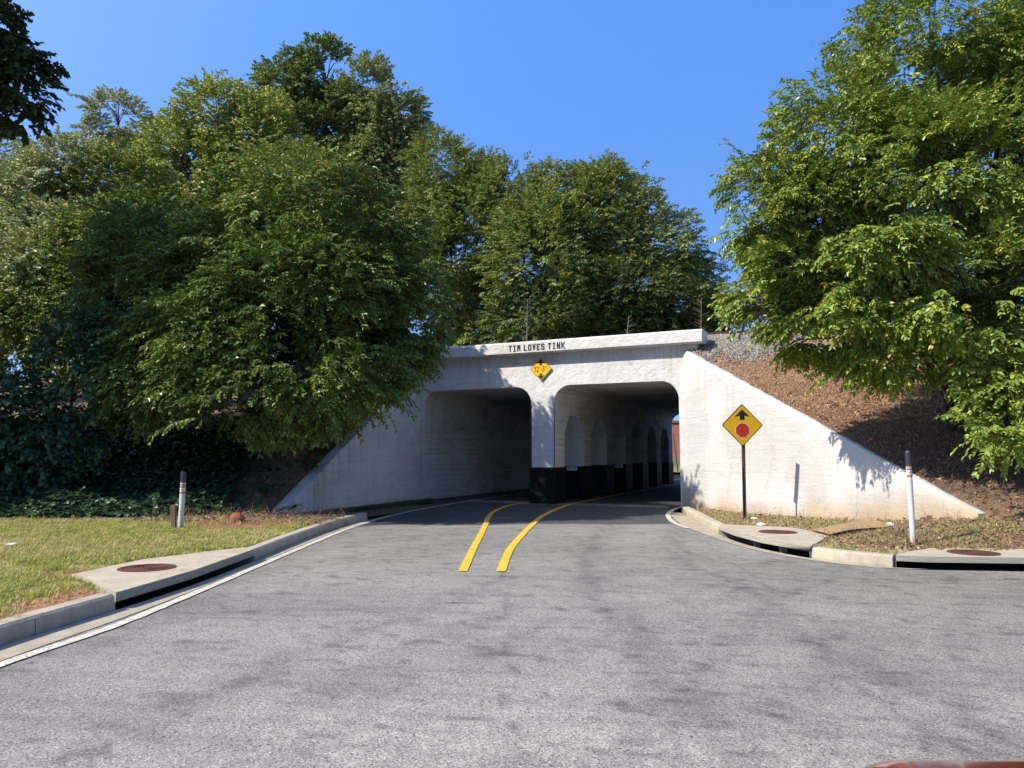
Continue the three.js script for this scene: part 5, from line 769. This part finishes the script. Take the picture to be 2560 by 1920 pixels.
{ const q = (s, a) => { const [x, z] = xz(s, a); return [x, 4.95, z]; };
  deadSapling('grey dead pine sapling with many twigs behind the lettering', ...q(-1.0, -0.9), 2.0, 34, 0.03, 1, [0.20, 0.18, 0.15]);
  deadSapling('short dead weed with upright tips behind the parapet', ...q(2.6, -0.8), 1.1, 12, 0.1, 2, [0.24, 0.20, 0.13]);
  deadSapling('brown dead sapling with a bunched top near the right parapet end', ...q(4.95, -1.0), 1.5, 20, 0.05, 3, [0.20, 0.13, 0.075]);
  deadSapling('thin pale weed stalk on the ballast by the rail', ...q(5.9, -1.3), 0.75, 5, 0.0, 4, [0.38, 0.34, 0.24]);
  const R = RNG(113), sc = new Scatter(), g = tuft(14, 0.5, 0.12, 9); for (let k = 0; k < 900; k++) { const s = -5 + 8.2 * R(), a = -0.6 - 1.2 * R(), [x, z] = xz(s, a); const d = fbm(s * 1.1, 1, 181, 3); if (R() > sstep(0.4, 0.6, d + 0.15 * sstep(-0.8, 0.5, s) * sstep(2.4, 1.2, s))) continue; sc.add(V3(x, 4.95, z), V3(R() - 0.5, 0, R() - 0.5), 0, 0.5 + 0.7 * R(), tint(R() < 0.5 ? [0.40, 0.22, 0.09] : [0.36, 0.29, 0.15], R, 0.3)); }
  const o = sc.build('straw', g, grassMat); tag(o, 'orange brown dead grass standing along the top of the parapet', 'dead grass');
}
{ // slim pale post by the rail, half hidden by the right tree
  const [x, z] = xz(6.9, -1.2), t = thing('railway_post', 'slim pale post beside the rail below the right tree', 'post', [x, hRight(x, z) - 0.1, z]);
  mesh('shaft', new THREE.CylinderGeometry(0.06, 0.065, 1.6, 12).translate(0, 0.8, 0), std({ color: 0xcfc8b8, roughness: 0.8 }), t); mesh('top', new THREE.SphereGeometry(0.062, 12, 6, 0, 6.3, 0, 1.57).translate(0, 1.6, 0), std({ color: 0xd8d2c4, roughness: 0.8 }), t);
}

// ---------------------------------------------------------------- beyond the underpass
{
  const bx = thing('brick_building', 'red brick building beyond the far end of the underpass', 'building', [16, 0, -70], -0.35);
  const bt = pixTex(512, (i, j) => { const row = Math.floor(j / 16), u = (i + (row % 2) * 16) % 512, k = Math.floor(u / 32), m = j % 16 < 2 || u % 32 < 2; const v = 0.75 + 0.5 * (hash(k, row, 5) - 0.5); return m ? [0.36, 0.30, 0.26] : [0.34 * v, 0.095 * v, 0.06 * v]; });
  const bm = std({ map: rep(bt, 1), roughness: 0.9 });
  const wall = new THREE.BoxGeometry(34, 5.0, 12), uv = wall.attributes.uv, p = wall.attributes.position, n = wall.attributes.normal; for (let i = 0; i < uv.count; i++) uv.setXY(i, (Math.abs(n.getX(i)) > 0.5 ? p.getZ(i) : p.getX(i)) / 3.4, p.getY(i) / 2.4);
  mesh('wall', wall.translate(0, 1.95, -6), bm, bx); mesh('roof_edge', box(34.3, 0.2, 12.3, 0, 4.55, -6), std({ color: 0x6a5a50, roughness: 0.8 }), bx);
  const ax = (s, t) => xz(s - SK * t, -t);
  const gp = [ax(-60, 33.2), ax(-14, 33.2), ax(-4.9, 36), ax(10, 36.5), ax(40, 37), ax(40, 60), ax(-60, 60)].reverse();
  ground('verge', gp, 1.0, (x, z) => 0.14 + 0.9 * sstep(-58, -68, z) + bumpy(x, z), (x, z) => mix3(mix3([0.30, 0.24, 0.12], CLAY, sstep(0.5, 0.7, fbm(x * 0.5, z * 0.5, 191, 3))), [0.12, 0.16, 0.04], sstep(-61, -64, z)));
  const pole = thing('leaning_pole', 'thin dark leaning pole before the brick building', 'pole', [12.9, 0, -60]); pole.rotation.z = 0.1; mesh('shaft', new THREE.CylinderGeometry(0.035, 0.05, 3.2, 8).translate(0, 1.6, 0), M.bark, pole); mesh('foot', new THREE.ConeGeometry(0.12, 0.2, 8).translate(0, 0.15, 0), M.bark, pole);
}

// ---------------------------------------------------------------- the red car whose bonnet shows at the lower right
{
  const t = thing('red_car', 'red car bonnet at the lower right corner of the view', 'car', [1.58, -0.035, 0.31]);
  const paint = new THREE.MeshPhysicalMaterial({ color: new THREE.Color().setRGB(0.20, 0.010, 0.012), roughness: 0.3, metalness: 0.35, clearcoat: 1, clearcoatRoughness: 0.08 }), glass = new THREE.MeshPhysicalMaterial({ color: 0x10161a, roughness: 0.05, metalness: 0, clearcoat: 1 }), rub = std({ color: 0x151515, roughness: 0.85 });
  const prof = new THREE.Shape(); prof.moveTo(-2.1, 0.3); prof.lineTo(-2.16, 0.62); prof.quadraticCurveTo(-2.14, 0.86, -1.9, 0.93); prof.lineTo(-0.85, 1.02); prof.lineTo(2.1, 1.0); prof.quadraticCurveTo(2.3, 0.9, 2.3, 0.6); prof.lineTo(2.25, 0.3); prof.lineTo(-2.1, 0.3);
  mesh('body', toCreasedNormals(new THREE.ExtrudeGeometry(prof, { depth: 1.56, bevelEnabled: true, bevelThickness: 0.1, bevelSize: 0.09, bevelSegments: 8, curveSegments: 24 }).rotateY(-Math.PI / 2).translate(0.78, 0, 0), 0.7), paint, t);
  const cab = new THREE.Shape([[-0.8, 1.04], [-0.1, 1.42], [1.3, 1.44], [2.0, 1.04]].map((p) => new THREE.Vector2(...p)));
  mesh('cabin', new THREE.ExtrudeGeometry(cab, { depth: 1.3, bevelEnabled: true, bevelThickness: 0.08, bevelSize: 0.05, bevelSegments: 3 }).rotateY(-Math.PI / 2).translate(0.65, 0, 0), glass, t);
  mesh('roof', new RoundedBoxGeometry(1.36, 0.06, 1.5, 3, 0.03).translate(0, 1.5, 0.6), paint, t);
  for (const [x, z] of [[-0.82, -1.35], [0.82, -1.35], [-0.82, 1.4], [0.82, 1.4]]) { const w = new THREE.Group(); w.name = 'wheel'; w.position.set(x, 0.32, z); t.add(w); mesh('tyre', new THREE.TorusGeometry(0.24, 0.085, 10, 28).rotateY(Math.PI / 2), rub, w); mesh('rim', new THREE.CylinderGeometry(0.2, 0.2, 0.12, 20).rotateZ(Math.PI / 2), alu, w); }
  for (const x of [-0.62, 0.62]) mesh('headlight', new RoundedBoxGeometry(0.36, 0.14, 0.1, 3, 0.04).translate(x, 0.74, -2.2), glass, t);
}

renderer.render(scene, camera);
